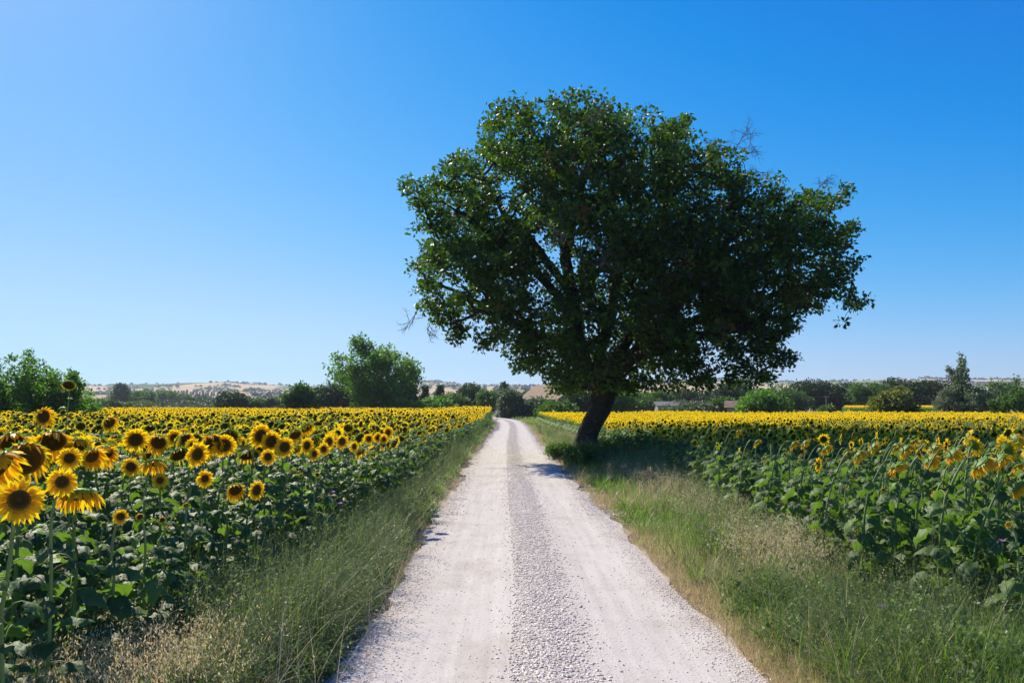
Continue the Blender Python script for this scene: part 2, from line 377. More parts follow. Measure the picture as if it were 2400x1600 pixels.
def head_geo(Rd, openn, Lp, n, lod, r, cpos, bud=False, sag=0.0, miss=0.1):
    """disc, petals, back for a head of disc radius Rd; n = normal"""
    n = unit(np.asarray(n, float)); e1 = np.array([0, 1., 0]); e2 = np.cross(n, e1); e2 = unit(e2)
    k = {0: 20, 1: 12, 2: 7}[lod]
    th = np.arange(k) * 2 * PI / k
    rad = np.cos(th)[:, None] * e1 + np.sin(th)[:, None] * e2
    disc = MB(); back = MB(); pet = MB(); bra = MB()
    frs = [(1.0, 0.0), (0.8, 0.10), (0.5, 0.13), (0.22, 0.07)] if lod == 0 else ([(1.0, 0.0), (0.55, 0.12)] if lod == 1 else [(1.0, 0.0)])
    V = np.concatenate([cpos + rad * Rd * f + n * Rd * h for f, h in frs] + [(cpos + n * Rd * 0.05)[None]])
    i = np.arange(k); j = (i + 1) % k
    for s in range(len(frs) - 1):
        disc.add(V, np.stack([i + s * k, j + s * k, j + (s + 1) * k, i + (s + 1) * k], -1), 0, [1.0, 0.6, 0.3][s] if lod == 0 else 0.7)
        V = V  # same vertices reused per ring
    s = len(frs) - 1
    disc.add(V, np.stack([i + s * k, j + s * k, np.full(k, len(frs) * k)], -1), 0, 0.1 if lod == 0 else 0.4)
    # green back of the head
    bs = [(1.0, -0.01), (0.93, -0.22), (0.5, -0.38), (0.12, -0.5)] if lod < 2 else [(1.0, -0.02), (0.3, -0.4)]
    Vb = np.concatenate([cpos + rad * Rd * f + n * Rd * h for f, h in bs])
    for s in range(len(bs) - 1):
        back.add(Vb, np.stack([j + s * k, i + s * k, i + (s + 1) * k, j + (s + 1) * k], -1), 0, r.uniform(0.2, 0.7))
    # ray petals
    npet = {0: 30, 1: 17, 2: 8}[lod]
    if bud: npet = npet // 2
    layers = 2 if lod == 0 else 1
    for ly in range(layers):
        for q in range(npet):
            if r.random() < miss: continue
            a = (q + 0.5 * ly + r.uniform(-0.25, 0.25)) / npet * 2 * PI
            rd = math.cos(a) * e1 + math.sin(a) * e2
            tn = -math.sin(a) * e1 + math.cos(a) * e2
            el = (r.uniform(-0.25, 0.35) - ly * 0.15) if openn > 0.5 else r.uniform(0.1, 1.2)
            d = rd * math.cos(el) + n * math.sin(el)
            d = unit(d + np.array([0, 0, -1.0]) * (sag * r.uniform(0.4, 1.4)))
            nn = unit(np.cross(d, tn)); L_ = Lp * r.uniform(0.8, 1.15); wd = Lp * (0.36 if lod == 0 else (0.55 if lod == 1 else 1.0)) * r.uniform(0.8, 1.15)
            tn2 = tn * math.cos(0.3) + nn * math.sin(r.uniform(-0.5, 0.5))
            curl = r.uniform(-0.25, 0.3) if openn > 0.5 else r.uniform(-0.2, 0.6)
            b0 = cpos + rd * Rd * 0.94
            if lod == 0:
                us = [0, 0.3, 0.65, 1.0]; ws = [0.45, 1.0, 0.85, 0.06]
                P = []
                for u_, w_ in zip(us, ws):
                    c = b0 + d * L_ * u_ + (n * curl + np.array([0, 0, -sag * 0.5])) * L_ * u_ * u_
                    P += [c - tn2 * wd / 2 * w_, c + tn2 * wd / 2 * w_]
                f = [[0, 1, 3, 2], [2, 3, 5, 4], [4, 5, 7, 6]]
                pet.add(P, f, 0, [r.uniform(0.05, 0.3), r.uniform(0.45, 0.8), r.uniform(0.7, 1)] if openn > 0.5 else [0.0, r.uniform(0, 0.4), r.uniform(0.2, 0.6)])
            else:
                c = b0 + d * L_ * 0.45 + (n * curl) * L_ * 0.2; c2 = b0 + d * L_ + (n * curl + np.array([0, 0, -sag * 0.4])) * L_
                pet.add([b0, c + tn2 * wd / 2, c2, c - tn2 * wd / 2], [[0, 1, 2, 3]], 0, r.uniform(0.4, 1) if openn > 0.5 else r.uniform(0.1, 0.6))
    # bracts
    nb = {0: 26, 1: 10, 2: 0}[lod]
    for q in range(nb):
        a = (q + r.uniform(-0.3, 0.3)) / nb * 2 * PI
        rd = math.cos(a) * e1 + math.sin(a) * e2; tn = -math.sin(a) * e1 + math.cos(a) * e2
        el = r.uniform(-0.9, 0.35); d = rd * math.cos(el) + n * math.sin(el)
        L_ = min(Rd * 0.85, 0.055) * r.uniform(0.55, 1.0) if not bud else Rd * 1.2; wd = min(Rd * 0.36, 0.026) if lod == 0 else Rd * 0.6
        b0 = cpos + rd * Rd * 0.93 - n * Rd * 0.12
        bra.add([b0 - tn * wd / 2, b0 + tn * wd / 2, b0 + d * L_ + np.array([0, 0, -0.01])], [[0, 1, 2]], 0, r.random())
    return disc, back, pet, bra

def sunflower(seed, H, Rd, tilt, openn, lod, lean=0.0, nleaf=14, leafs=1.0, bud=False, Lp=None, legs=True, hang=0.0, miss=0.08):
    """H: height of the head centre. returns dict part -> MB (materials: stem, leaves, head parts)"""
    r = np.random.default_rng(seed)
    n = np.array([math.cos(tilt), 0, math.sin(tilt)])
    Lp = Lp if Lp is not None else (Rd * (1.05 if openn > 0.5 else 0.75))
    reach = 0.10 + 0.10 * (tilt < -0.2)
    cpos = np.array([lean + reach, r.uniform(-0.04, 0.04), H])
    disc, back, pet, bra = head_geo(Rd, openn, Lp, n, lod, r, cpos, bud, sag=0.12 if openn > 0.5 else 0.42, miss=miss)
    cb = cpos - n * Rd * 0.45
    S = np.array([lean * 0.55, 0, H - 0.30])
    stem = MB(); leaves = MB()
    k = {0: 7, 1: 4, 2: 3}[lod]
    kinks = np.array([[0, 0, 0.0], [r.uniform(-0.03, 0.03), r.uniform(-0.03, 0.03), H * 0.33], [lean * 0.25 + r.uniform(-0.02, 0.02), r.uniform(-0.03, 0.03), H * 0.62]])
    neck = bez(S, S + np.array([lean * 0.5, 0, 0.20]), cb - n * (0.13 if tilt < 0 else 0.05) + np.array([0, 0, 0.03 if tilt < -0.3 else 0]), cb, 7 if lod == 0 else 4)
    P = np.concatenate([kinks, neck]) if legs else neck
    rs = np.linspace(0.014, 0.008, len(P)) * (0.75 + Rd * 2.0)
    V, Fc = tube(P, rs, k); stem.add(V, Fc, 0, r.random())
    sx, sy, sz = P[:, 0], P[:, 1], P[:, 2]
    order = np.linspace(0.14, 0.93, nleaf)
    for i, h in enumerate(order):
        z = h * (H - 0.12)
        bx = np.interp(z, kinks[:, 2].tolist() + [H - 0.3, H], kinks[:, 0].tolist() + [S[0], S[0] + lean * 0.3])
        az = i * 2.4 + r.uniform(-0.5, 0.5)
        size = leafs * np.interp(h, [0, 0.25, 0.6, 0.9, 1], [0.65, 1.0, 1.0, 0.66, 0.45]) * r.uniform(0.8, 1.15)
        Lb = 0.225 * size; Wb = 0.20 * size; pl = 0.13 * size * r.uniform(0.8, 1.3)
        a_up = r.uniform(0.2, 0.8)
        pe = np.array([pl * math.cos(a_up), 0, pl * math.sin(a_up)])
        a0 = r.uniform(-0.4, 0.3) - 0.35 * hang; bend = r.uniform(0.5, 1.3) + 0.5 * hang
        if lod == 0:
            Vb, Fb = blade(6, 6, Lb, Wb, a0, bend, r, seed + i)
        elif lod == 1:
            Vb, Fb = blade(3, 2, Lb, Wb, a0, bend, r, seed + i)
        else:
            Vb = np.array([[0, 0, 0], [Lb * 0.4, Wb * 0.5, -0.02], [Lb, 0, -Lb * 0.5], [Lb * 0.4, -Wb * 0.5, -0.02]]); Fb = np.array([[0, 1, 2, 3]])
        Vb = Vb + pe
        ca, sa = math.cos(az), math.sin(az)
        Rz = np.array([[ca, -sa, 0], [sa, ca, 0], [0, 0, 1]])
        Tr = np.array([bx, 0, z])
        tnt = float(np.clip(r.normal(0.4, 0.22), 0, 1))
        leaves.add(Vb @ Rz.T + Tr, Fb, 0, tnt)
        if lod < 2:
            pp = bez(np.zeros(3), np.array([pl * 0.3, 0, pl * 0.45]), pe * 0.8 + np.array([0, 0, 0.02]), pe, 4 if lod == 0 else 2)
            Vp, Fp = tube(pp @ Rz.T + Tr, [0.0045, 0.0035, 0.003, 0.0028][:len(pp)] if lod == 0 else 0.004, 4 if lod == 0 else 3)
            stem.add(Vp, Fp, 0, 0.5 + 0.5 * r.random())
    return dict(stem=stem, leaves=leaves, disc=disc, back=back, petals=pet, bracts=bra)

PM = dict(stem='sf_stem', leaves='sf_leaf', disc='disc', back='bract', petals='petal', bracts='bract')
def flower_meshes(parts):
    return {k: mb.mesh(k, M[PM[k]]) for k, mb in parts.items() if mb.n}

def plant(meshes, loc, yaw, scale=1.0, label=None, group=None, tall=1.0):
    t = empty('sunflower', loc, yaw); t.scale = (scale, scale, scale * tall)
    tag(t, label, 'sunflower', group)
    link('stem', meshes['stem'], t); link('leaves', meshes['leaves'], t)
    h = link('flower_head', meshes['back'], t)
    for nm, key in (('disc', 'disc'), ('petals', 'petals'), ('bracts', 'bracts')):
        if key in meshes: link(nm, meshes[key], h)
    return t

# ---- sunflowers one can single out, placed by where their heads stand
# px, py of the head centre, depth, disc radius, tilt (deg), openness, yaw of the face (deg, 0 = +X), label
def yawcam(px, off=0):  # yaw of a head that looks at the camera from there, turned by off degrees
    return math.degrees(math.atan2(-F, -(px - 1200))) + off
HERO = [
    (42, 1172, 3.95, 0.062, 18, 1, yawcam(42, 10), 0.085, 'largest wide open sunflower with pale yellow petals beside the lower edge of the left field'),
    (128, 1130, 4.7, 0.046, 8, 1, yawcam(128, 4), 0.062, 'fully open sunflower on a bare pale stem just behind the largest one'),
    (66, 1076, 5.6, 0.155, -28, 0, yawcam(66, 12), 0.07, 'huge drooping sunflower with a broad bare brown disc'),
    (4, 1090, 5.0, 0.12, -30, 0, yawcam(4, 60), 0.09, 'drooping sunflower cut off by the picture edge next to the huge bare disc'),
    (176, 1073, 6.2, 0.050, -4, 1, yawcam(176, -6), 0.062, 'open sunflower overlapping a drooping neighbour behind the bare pale stem'),
    (208, 1068, 6.5, 0.072, -15, 0, yawcam(208, 30), 0.075, 'drooping sunflower partly hidden behind an open one near the huge disc'),
    (190, 1162, 5.3, 0.125, -72, 0, yawcam(190, 10), 0.08, 'sunflower hanging straight down with its green back up between the open flowers'),
    (380, 1125, 7.3, 0.040, 10, 1, yawcam(380, 5), 0.050, 'small open sunflower tucked below a hanging head in the left field'),
    (352, 1086, 7.4, 0.098, -68, 0, yawcam(352, 8), 0.08, 'hanging sunflower with orange petals right above a small open one'),
    (483, 1121, 7.3, 0.042, 2, 1, yawcam(483, 18), 0.058, 'lone open sunflower turned slightly away among dark leaves'),
    (627, 1070, 8.6, 0.052, 4, 1, yawcam(627, 22), 0.062, 'round open sunflower lowest of the middle cluster in the left field'),
    (270, 1211, 5.6, 0.034, 25, 1, yawcam(270, 8), 0.034, 'smallest low sunflower with upturned head among the leaves near the weeds'),
    (250, 1064, 7.6, 0.088, -35, 0, yawcam(250, 25), 0.075, 'drooping sunflower with curled petals between an open flower and a hanging one'),
    (320, 1030, 8.6, 0.078, -12, 1, yawcam(320, 8), 0.07, 'sunflower with dark disc and short lit petals above the drooping crowd'),
    (460, 1064, 8.0, 0.068, -8, 1, yawcam(460, 35), 0.078, 'sunflower tilted sideways with an oval dark disc'),
    (494, 1035, 8.9, 0.092, -30, 0, yawcam(494, 14), 0.075, 'big headed drooping sunflower right behind the tilted oval one'),
    (532, 1043, 9.0, 0.082, -15, 1, yawcam(532, 10), 0.07, 'sunflower with a wide dark disc beside the big headed drooping one'),
    (607, 1021, 9.6, 0.082, -8, 1, yawcam(607, 30), 0.085, 'tall yellow sunflower upper most of the middle cluster'),
    (640, 1034, 9.6, 0.080, -12, 1, yawcam(640, 26), 0.07, 'sunflower in the middle cluster between the tall one and the round one'),
    (672, 1047, 9.6, 0.070, 0, 1, yawcam(672, 22), 0.068, 'full round sunflower at the road side end of the middle cluster'),
    (722, 1043, 10.2, 0.058, 0, 1, yawcam(722, 40), 0.06, 'sunflower turned half away beside the middle cluster'),
    (755, 1052, 10.6, 0.046, 5, 1, yawcam(755, 28), 0.054, 'upper flower of the pair of small sunflowers at the field edge'),
    (742, 1063, 10.2, 0.044, 4, 1, yawcam(742, 38), 0.054, 'lower flower of the pair of small sunflowers at the field edge'),
    (777, 1034, 11.2, 0.058, 0, 1, yawcam(777, 38), 0.06, 'sunflower turned towards the road above the small pair'),
    (806, 1034, 11.6, 0.060, 0, 1, yawcam(806, 32), 0.06, 'sunflower at the field edge between two half turned ones'),
    (828, 1046, 11.8, 0.046, 4, 1, yawcam(828, 44), 0.05, 'narrow half turned sunflower low at the field edge'),
    (866, 1028, 12.6, 0.046, 3, 1, yawcam(866, 22), 0.054, 'neat round sunflower standing free at the field edge'),
    (886, 1025, 12.9, 0.048, 0, 1, yawcam(886, 30), 0.055, 'first flower of the touching pair next to the neat round one'),
    (896, 1029, 12.8, 0.044, 2, 1, yawcam(896, 34), 0.05, 'second flower of the touching pair next to the neat round one'),
    (913, 1013, 13.4, 0.056, 0, 1, yawcam(913, 34), 0.065, 'yellow sunflower raised above the edge of the left field beyond the pair'),
    (120, 1034, 7.6, 0.125, -35, 0, yawcam(120, 6), 0.09, 'wide drooping sunflower with long curled petals above the huge bare disc'),
    (20, 1036, 7.0, 0.110, -38, 0, yawcam(20, 5), 0.09, 'wide drooping sunflower at the picture edge behind the huge bare disc'),
    (188, 1044, 7.8, 0.098, -50, 0, yawcam(188, 5), 0.06, 'dark drooping sunflower over the open flower in the left field'),
    (256, 990, 13.0, 0.10, -20, 0, yawcam(256, 30), 0.07, 'drooping sunflower with slanted brown disc in front of the leafy tree'),
    (102, 975, 14.0, 0.125, 0, 0, yawcam(102, 35), 0.10, 'sunflower with slanted brown disc right under the tallest sunflower'),
    (156, 902, 15.5, 0.115, -42, 0, yawcam(156, -15), 0.028, 'tallest sunflower rising alone above the field with a dark head'),
    # right of the road, from the oak to the picture edge
    (2297, 1086, 6.9, 0.115, -48, 0, -15, 0.105, 'biggest hanging sunflower with a thick pale neck in the right field'),
    (2230, 1062, 7.6, 0.085, -40, 0, -8, 0.09, 'hanging sunflower above a bent pale stem next to the biggest one'),
    (2180, 1076, 7.7, 0.08, -42, 0, -12, 0.08, 'slanting sunflower between two bent stems in the right field'),
    (2100, 1090, 7.8, 0.088, -58, 0, -14, 0.085, 'flat hanging sunflower low in the front row of the right field'),
    (2120, 1052, 8.5, 0.085, -42, 0, -10, 0.09, 'bright orange sunflower in the front row with spiky green back'),
    (2190, 1050, 8.4, 0.08, -35, 0, -10, 0.09, 'round hanging sunflower behind the slanting one'),
    (2290, 1042, 7.8, 0.07, 20, 1, 10, 0.085, 'upright sunflower seen from its side in the right field'),
    (2360, 1050, 7.6, 0.085, 10, 1, 15, 0.09, 'bright sunflower facing away near the picture edge'),
    (2375, 1030, 8.6, 0.08, -20, 0, 5, 0.085, 'topmost lit sunflower on a curved neck near the picture edge'),
    (2340, 1075, 7.4, 0.09, -45, 0, -14, 0.09, 'hanging sunflower between the biggest one and the picture edge'),
    (2012, 1066, 8.8, 0.085, -42, 0, -14, 0.085, 'slanting sunflower held by a long bent neck in the right field'),
    (2045, 1046, 9.6, 0.07, -35, 0, -10, 0.07, 'small hanging sunflower behind the long bent neck'),
    (1935, 1050, 10.2, 0.075, -45, 0, -16, 0.08, 'hanging sunflower alone between the pair and the long bent neck'),
    (1860, 1040, 11.4, 0.08, -42, 0, -20, 0.08, 'first of two hanging sunflowers close together in the right field'),
    (1885, 1038, 11.6, 0.075, -40, 0, -12, 0.08, 'second of two hanging sunflowers close together in the right field'),
    (1773, 1036, 13.0, 0.075, -40, 0, -20, 0.075, 'orange sunflower hanging low where the tree shade ends'),
    (1730, 1012, 14.5, 0.075, -30, 0, -20, 0.08, 'orange sunflower lit at the border of the tree shade'),
    (1676, 1004, 17.0, 0.075, -30, 0, -20, 0.075, 'orange sunflower nearest to the oak that still catches the sun'),
    (2392, 1140, 6.7, 0.09, -40, 0, -20, 0.09, 'low orange sunflower at the picture edge in front of the biggest one'),
]
heroes = []
for i, (px, py, D, Rd, tilt, op, yw, Lp, lab) in enumerate(HERO):
    hc = at(px, py, D); yaw = R_(yw)
    right = px > 1200
    lean = random.uniform(0.05, 0.2) if right else random.uniform(-0.02, 0.06)
    if i < 12: Lp *= 0.88; Rd *= 0.88
    t_ = R_(tilt); H = hc[2]
    if right: Lp *= 0.66; Rd *= 0.74; D2_ = D
    reach = 0.10 + 0.10 * (t_ < -0.2) + lean
    bx = hc[0] - reach * math.cos(yaw); by = hc[1] - reach * math.sin(yaw)
    sp = sunflower(500 + i, H, Rd, t_, op, 0, lean=lean, nleaf=9 if 'tallest' in lab else (17 if D < 6 else 16), leafs=1.0 if D > 5 else 0.8, Lp=Lp, hang=1.0 if right else 0.2)
    plant(flower_meshes(sp), (bx, by, 0), yaw, 1.0, lab, 'sunflowers one can tell apart')
    heroes.append((px, py, D, (Rd + Lp) * F / D, bx, by))
heroes = np.array(heroes)

# ---- rows of the two fields
YAW0 = R_(-43)
def rows(side, y0, y1, seed):
    r = np.random.default_rng(seed); out_ = []
    ny = int((y1 - y0) / 0.32)
    for i in range(200):
        off = i * 0.74
        y = y0 + (np.arange(ny) + r.uniform(-0.35, 0.35, ny)) * 0.32
        x = (edge_left(y) - off) if side < 0 else (edge_right(y) + off)
        x = x + r.normal(0, 0.07, ny)
        keep = (np.abs(x) < 0.72 * y + 2.5)
        keep &= r.random(ny) < 0.93
        out_.append(np.stack([x[keep], y[keep]], -1))
    return np.concatenate(out_)
PL = rows(-1, 3.4, 112, 31); PR = rows(1, 4.0, 88, 32)
OAK = np.array([3.05, 29.0])
PR = PR[np.hypot(PR[:, 0] - OAK[0], PR[:, 1] - OAK[1]) > 2.3]
P2 = np.concatenate([PL, PR]); SIDE = np.concatenate([-np.ones(len(PL)), np.ones(len(PR))])
hd = np.min(np.hypot(P2[:, None, 0] - heroes[None, :, 4], P2[:, None, 1] - heroes[None, :, 5]), 1)
keep = hd > 0.26
P2 = P2[keep]; SIDE = SIDE[keep]
# bushes standing in the field keep their ground free
HOLES = [(-19.5, 50, 3.6), (-16.3, 53, 2.4), (-27, 96, 2.2)]
for hx, hy, hr in HOLES:
    k_ = np.hypot(P2[:, 0] - hx, P2[:, 1] - hy) > hr; P2 = P2[k_]; SIDE = SIDE[k_]
n_all = len(P2)
D2 = P2[:, 1]
hgt = np.clip(rng.normal(1.36, 0.075, n_all), 1.1, 1.6)
hgt += (n2(P2[:, 0], P2[:, 1], 0.12, 77) - 0.5) * 0.24
hgt[SIDE > 0] -= 0.05 + 0.22 * np.clip((D2[SIDE > 0] - 12) / 10, 0, 1)
budm = np.zeros(n_all, bool)
# the tall self-sown strip at the far road side end of the left field
tall = (SIDE < 0) & (D2 > 62) & (P2[:, 0] > -7.5)
hgt[tall] += 0.35 * rng.random(tall.sum()) * np.clip((D2[tall] - 62) / 25, 0, 1)
# young plants in the first metres of the left field
fr = (SIDE < 0) & (D2 < 7.6)
hgt[fr] = np.clip(0.92 + (D2[fr] - 4) * 0.06 + rng.normal(0, 0.06, fr.sum()), 0.8, 1.22); budm |= fr
edge = (SIDE < 0) & (P2[:, 0] > edge_left(D2) - 0.5) & (D2 < 60)
hgt[edge] = np.minimum(hgt[edge], 1.18 + rng.normal(0, 0.07, edge.sum())); budm |= edge & (rng.random(n_all) < 0.35)
edge = (SIDE > 0) & (P2[:, 0] < edge_right(D2) + 1.7) & (D2 < 20)
hgt[edge] = np.minimum(hgt[edge], 1.16 + rng.normal(0, 0.07, edge.sum())); budm |= edge & (rng.random(n_all) < 0.8)
# nothing may stand in front of the heads one can tell apart
tops = np.stack([P2[:, 0], P2[:, 1], hgt], -1)
for _ in range(3):
    tx, ty = proj(np.stack([P2[:, 0], P2[:, 1], hgt + 0.12], -1))
    for (px, py, D, rp, _, _) in heroes:
        wpx = rp + 0.24 * F / np.maximum(D2, 2)
        bad = (np.abs(tx - px) < wpx) & (D2 < D + 0.05) & (ty < py + rp * 1.05)
        lim = CAMH - (py + rp * 1.1 - 948) / F * D2 - 0.14
        hgt[bad] = np.minimum(hgt[bad], lim[bad]); budm |= bad
ok = hgt > 0.45
P2, SIDE, hgt, budm, D2 = P2[ok], SIDE[ok], hgt[ok], budm[ok], D2[ok]

# variant templates; each stands 1.36 m tall and is stretched to its own height
def variant_params(i, side):
    r = random.Random(900 + i + (50 if side > 0 else 0)); q = i % 9
    if q in (0, 1, 3, 4, 6) or (side < 0 and q in (7,)):
        return dict(Rd=r.uniform(0.075, 0.125) if side < 0 else r.uniform(0.06, 0.085), tilt=R_(r.uniform(-66, -22)), openn=0, Lp=r.uniform(0.035, 0.065), miss=r.choice([0.1, 0.3, 0.6]))
    if q == 2: return dict(Rd=r.uniform(0.04, 0.055), tilt=R_(r.uniform(0, 35)), openn=1, Lp=r.uniform(0.05, 0.07), miss=0.03)
    return dict(Rd=r.uniform(0.055, 0.08), tilt=R_(r.uniform(-25, 6)), openn=1, Lp=r.uniform(0.06, 0.09), miss=0.05)
def is_mature(s_, k): q = k % 9; return q in (0, 1, 3, 4, 6) or (s_ < 0 and q == 7)
NV = 18
VAR = {}
for side in (-1, 1):
    for i in range(NV):
        vp = variant_params(i, side)
        for lod in (0, 1, 2):
            if lod == 2:
                vp = dict(vp); vp['Rd'] *= 0.8 if side < 0 else 0.66; vp['tilt'] = max(vp['tilt'], R_(-38 if side < 0 else -12)); vp['openn'] = 1; vp['miss'] = 0; vp['Lp'] = (max(vp['Lp'], 0.06)) * (1.05 if side < 0 else 1.3)
            VAR[(side, i, lod)] = sunflower(100 + i * 3 + (side > 0) * 57, 1.36, lod=lod, lean=0.13 if side > 0 else 0.03, nleaf=[15, 11, 5][lod], legs=lod < 2,
                                            leafs=[1.0, 1.1, 1.5][lod], hang=0.8 if side > 0 else 0.1, **vp)
BUDS = {}
for i in range(6):
    for lod in (0, 1):
        BUDS[(i, lod)] = sunflower(700 + i, 1.1, 0.022, R_(60 - i * 8), 0, lod, nleaf=[14, 10][lod], leafs=1.0 if i % 2 else 1.12, bud=True, Lp=0.012, hang=0.5 * (i % 2))
# in view and large: the plants that are built one by one
qx, qy = proj(np.stack([P2[:, 0], P2[:, 1], hgt], -1))
inview = (qx > -60) & (qx < 2460) & (qy < 1640)
score = np.where(inview, D2, 1e6)
order = np.argsort(score)
NIND = 300 - len(HERO)
ind = order[:NIND]; rest = np.ones(n_all if False else len(P2), bool); rest[ind] = False
mesh_cache = {}
def cached(key, parts):
    if key not in mesh_cache: mesh_cache[key] = flower_meshes(parts)
    return mesh_cache[key]
for j in ind:
    s = int(SIDE[j]); x, y = P2[j]; h = hgt[j]
    where = 'left field' if s < 0 else 'right field'
    if budm[j]:
        k = random.randrange(6); ms = cached(('b', k), BUDS[(k, 0)]); f = h / 1.1
        lab = f'leafy sunflower plant without an open flower, front of the {where}'
        gr = f'young sunflower plants at the front of the {where}'
        yaw = random.uniform(0, 2 * PI)
    else:
        k = random.randrange(NV); ms = cached((s, k), VAR[(s, k, 0)]); f = h / 1.36
        kind_ = 'drooping sunflower with a dark disc' if is_mature(s, k) else 'open sunflower with spread yellow petals'
        lab = f'{kind_} in the front rows of the {where}'
        gr = f'{kind_.split(" with")[0]}s in the front rows of the {where}'
        yaw = YAW0 + R_(random.gauss(0, 17)) + (R_(18) if s > 0 and y < 20 else 0)
    g = max(0.8, min(1.12, f))
    t = plant(ms, (x, y, 0), yaw, g, lab, gr, tall=f / g)
    t.rotation_euler = (random.gauss(0, 0.03), random.gauss(0, 0.03), yaw)
# the rest of both fields as one mass
mats_field = [M['sf_stem'], M['sf_leaf'], M['disc'], M['bract'], M['petal'], M['bract']]
pk = ['stem', 'leaves', 'disc', 'back', 'petals', 'bracts']
def put(mb, parts, loc, yaw, sc, scz, r):
    for mi, key in enumerate(pk):
        part = parts[key]
        if not part.n: continue
        # flatten template
        Vt = np.concatenate(part.V)
        Mx = rotz(yaw) * np.stack([sc, sc, scz], -1)[:, None, :]
        N_ = len(loc); n = len(Vt)
        W = (np.einsum('nij,vj->nvi', Mx, Vt) + loc[:, None, :]).reshape(-1, 3)
        offs = (np.arange(N_) * n)[:, None, None]
        byk = {}
        for (f, m_, t_) in part.F: byk.setdefault(f.shape[1], []).append((f, t_))
        first = True
        for kk, lst in byk.items():
            f = np.concatenate([a_ for a_, _ in lst]); t_ = np.concatenate([b_ for _, b_ in lst])
            FF = (f[None] + offs).reshape(-1, kk); TT = np.tile(t_, N_)
            if key == 'leaves': TT = np.clip(TT + np.repeat(r.normal(0, 0.12, N_), len(f)), 0, 1)
            if first: mb.add(W, FF, mi, TT); first = False
            else:
                mb.F.append((FF + (mb.n - len(W)), np.full(len(FF), mi, np.int32), TT.astype(np.float32)))
mb = MB()
r = np.random.default_rng(55)
idx = np.where(rest)[0]
lodsel = np.where(D2[idx] < 26, 1, np.where(D2[idx] < 42, 1, 2)); lodsel[D2[idx] < 3.0] = 1
for s in (-1, 1):
    for k in range(NV):
        for lod in (1, 2):
            sel = idx[(SIDE[idx] == s) & (lodsel == lod) & (~budm[idx] | (lod == 2)) & ((idx * 7 + idx // 13) % NV == k)]
            if not len(sel): continue
            n_ = len(sel); f = hgt[sel] / 1.36
            yaw = YAW0 + r.normal(0, R_(20), n_) - np.where((s > 0) & (D2[sel] > 18), R_(20), 0)
            put(mb, VAR[(s, k, lod)], np.stack([P2[sel, 0], P2[sel, 1], np.zeros(n_)], -1), yaw, np.clip(f, 0.8, 1.15), f, r)
for k in range(6):
    sel = idx[budm[idx] & (lodsel == 1) & (idx % 6 == k)]
    if len(sel):
        n_ = len(sel); put(mb, BUDS[(k, 1)], np.stack([P2[sel, 0], P2[sel, 1], np.zeros(n_)], -1), r.uniform(0, 6.28, n_), np.ones(n_), hgt[sel] / 1.1, r)
print('field verts', mb.n, 'plants', n_all)
tag(link('sunflower_field', mb.mesh('sunflower_field', mats_field)), 'dense rows of yellow sunflowers filling both fields to the tree line', 'sunflowers', kind='stuff')
# the second, farther field on the right
mb = MB(); r = np.random.default_rng(56)
n_ = 5000; y = r.uniform(112, 200, n_); x = r.uniform(0.43, 0.575, n_) * y
k_ = np.ones(n_, bool)
for k in range(3):
    sel = np.arange(n_) % 3 == k; q = sel.sum()
    put(mb, VAR[(1, (5, 8, 14)[k], 2)], np.stack([x[sel], y[sel], np.full(q, 0.15)], -1), YAW0 + r.normal(0, R_(25), q), np.full(q, 1.2), np.full(q, 1.15), r)
tag(link('far_sunflower_field', mb.mesh('far_sunflower_field', mats_field)), 'strip of another sunflower field glimpsed between the far trees', 'sunflowers', kind='stuff')

# ------------------------------------------------------------------ trees
LEAF_V = np.array([[0, 0, 0], [0.32, 0.45, 0.07], [0, 1, -0.03], [-0.32, 0.45, 0.07]], float)
LEAF_F = np.array([[0, 1, 2, 3]])
def scatter_leaves(centres, radii, per, size, r, up=0.5, squash=0.75, tint0=None, droop=0.0):
    """leaf faces scattered in small clumps"""
    n = len(centres) * per
    c = np.repeat(centres, per, 0); rad = np.repeat(np.broadcast_to(radii, (len(centres),)), per)
    d = randdir(n, r) * (r.random((n, 1)) ** 0.5); d[:, 2] *= squash
    P = c + d * rad[:, None]
    ax = unit(d + randdir(n, r) * 0.8 + np.array([0, 0, -droop]))
    nm = unit(randdir(n, r) + np.array([0, 0, up]))
    nm = np.where(np.abs((nm * ax).sum(1, keepdims=True)) > 0.95, np.array([[0.3, 0.5, 0.8]]), nm)
    fr = frames(ax, nm)
    s = size * r.uniform(0.6, 1.3, n)
    Mx = fr * s[:, None, None]
    W, FF = inst(LEAF_V, LEAF_F, Mx, P)
    base_t = r.normal(0.45, 0.16, n) + np.repeat(r.normal(0, 0.2, len(centres)), per)
    return W, FF, np.clip(base_t, 0, 0.92)

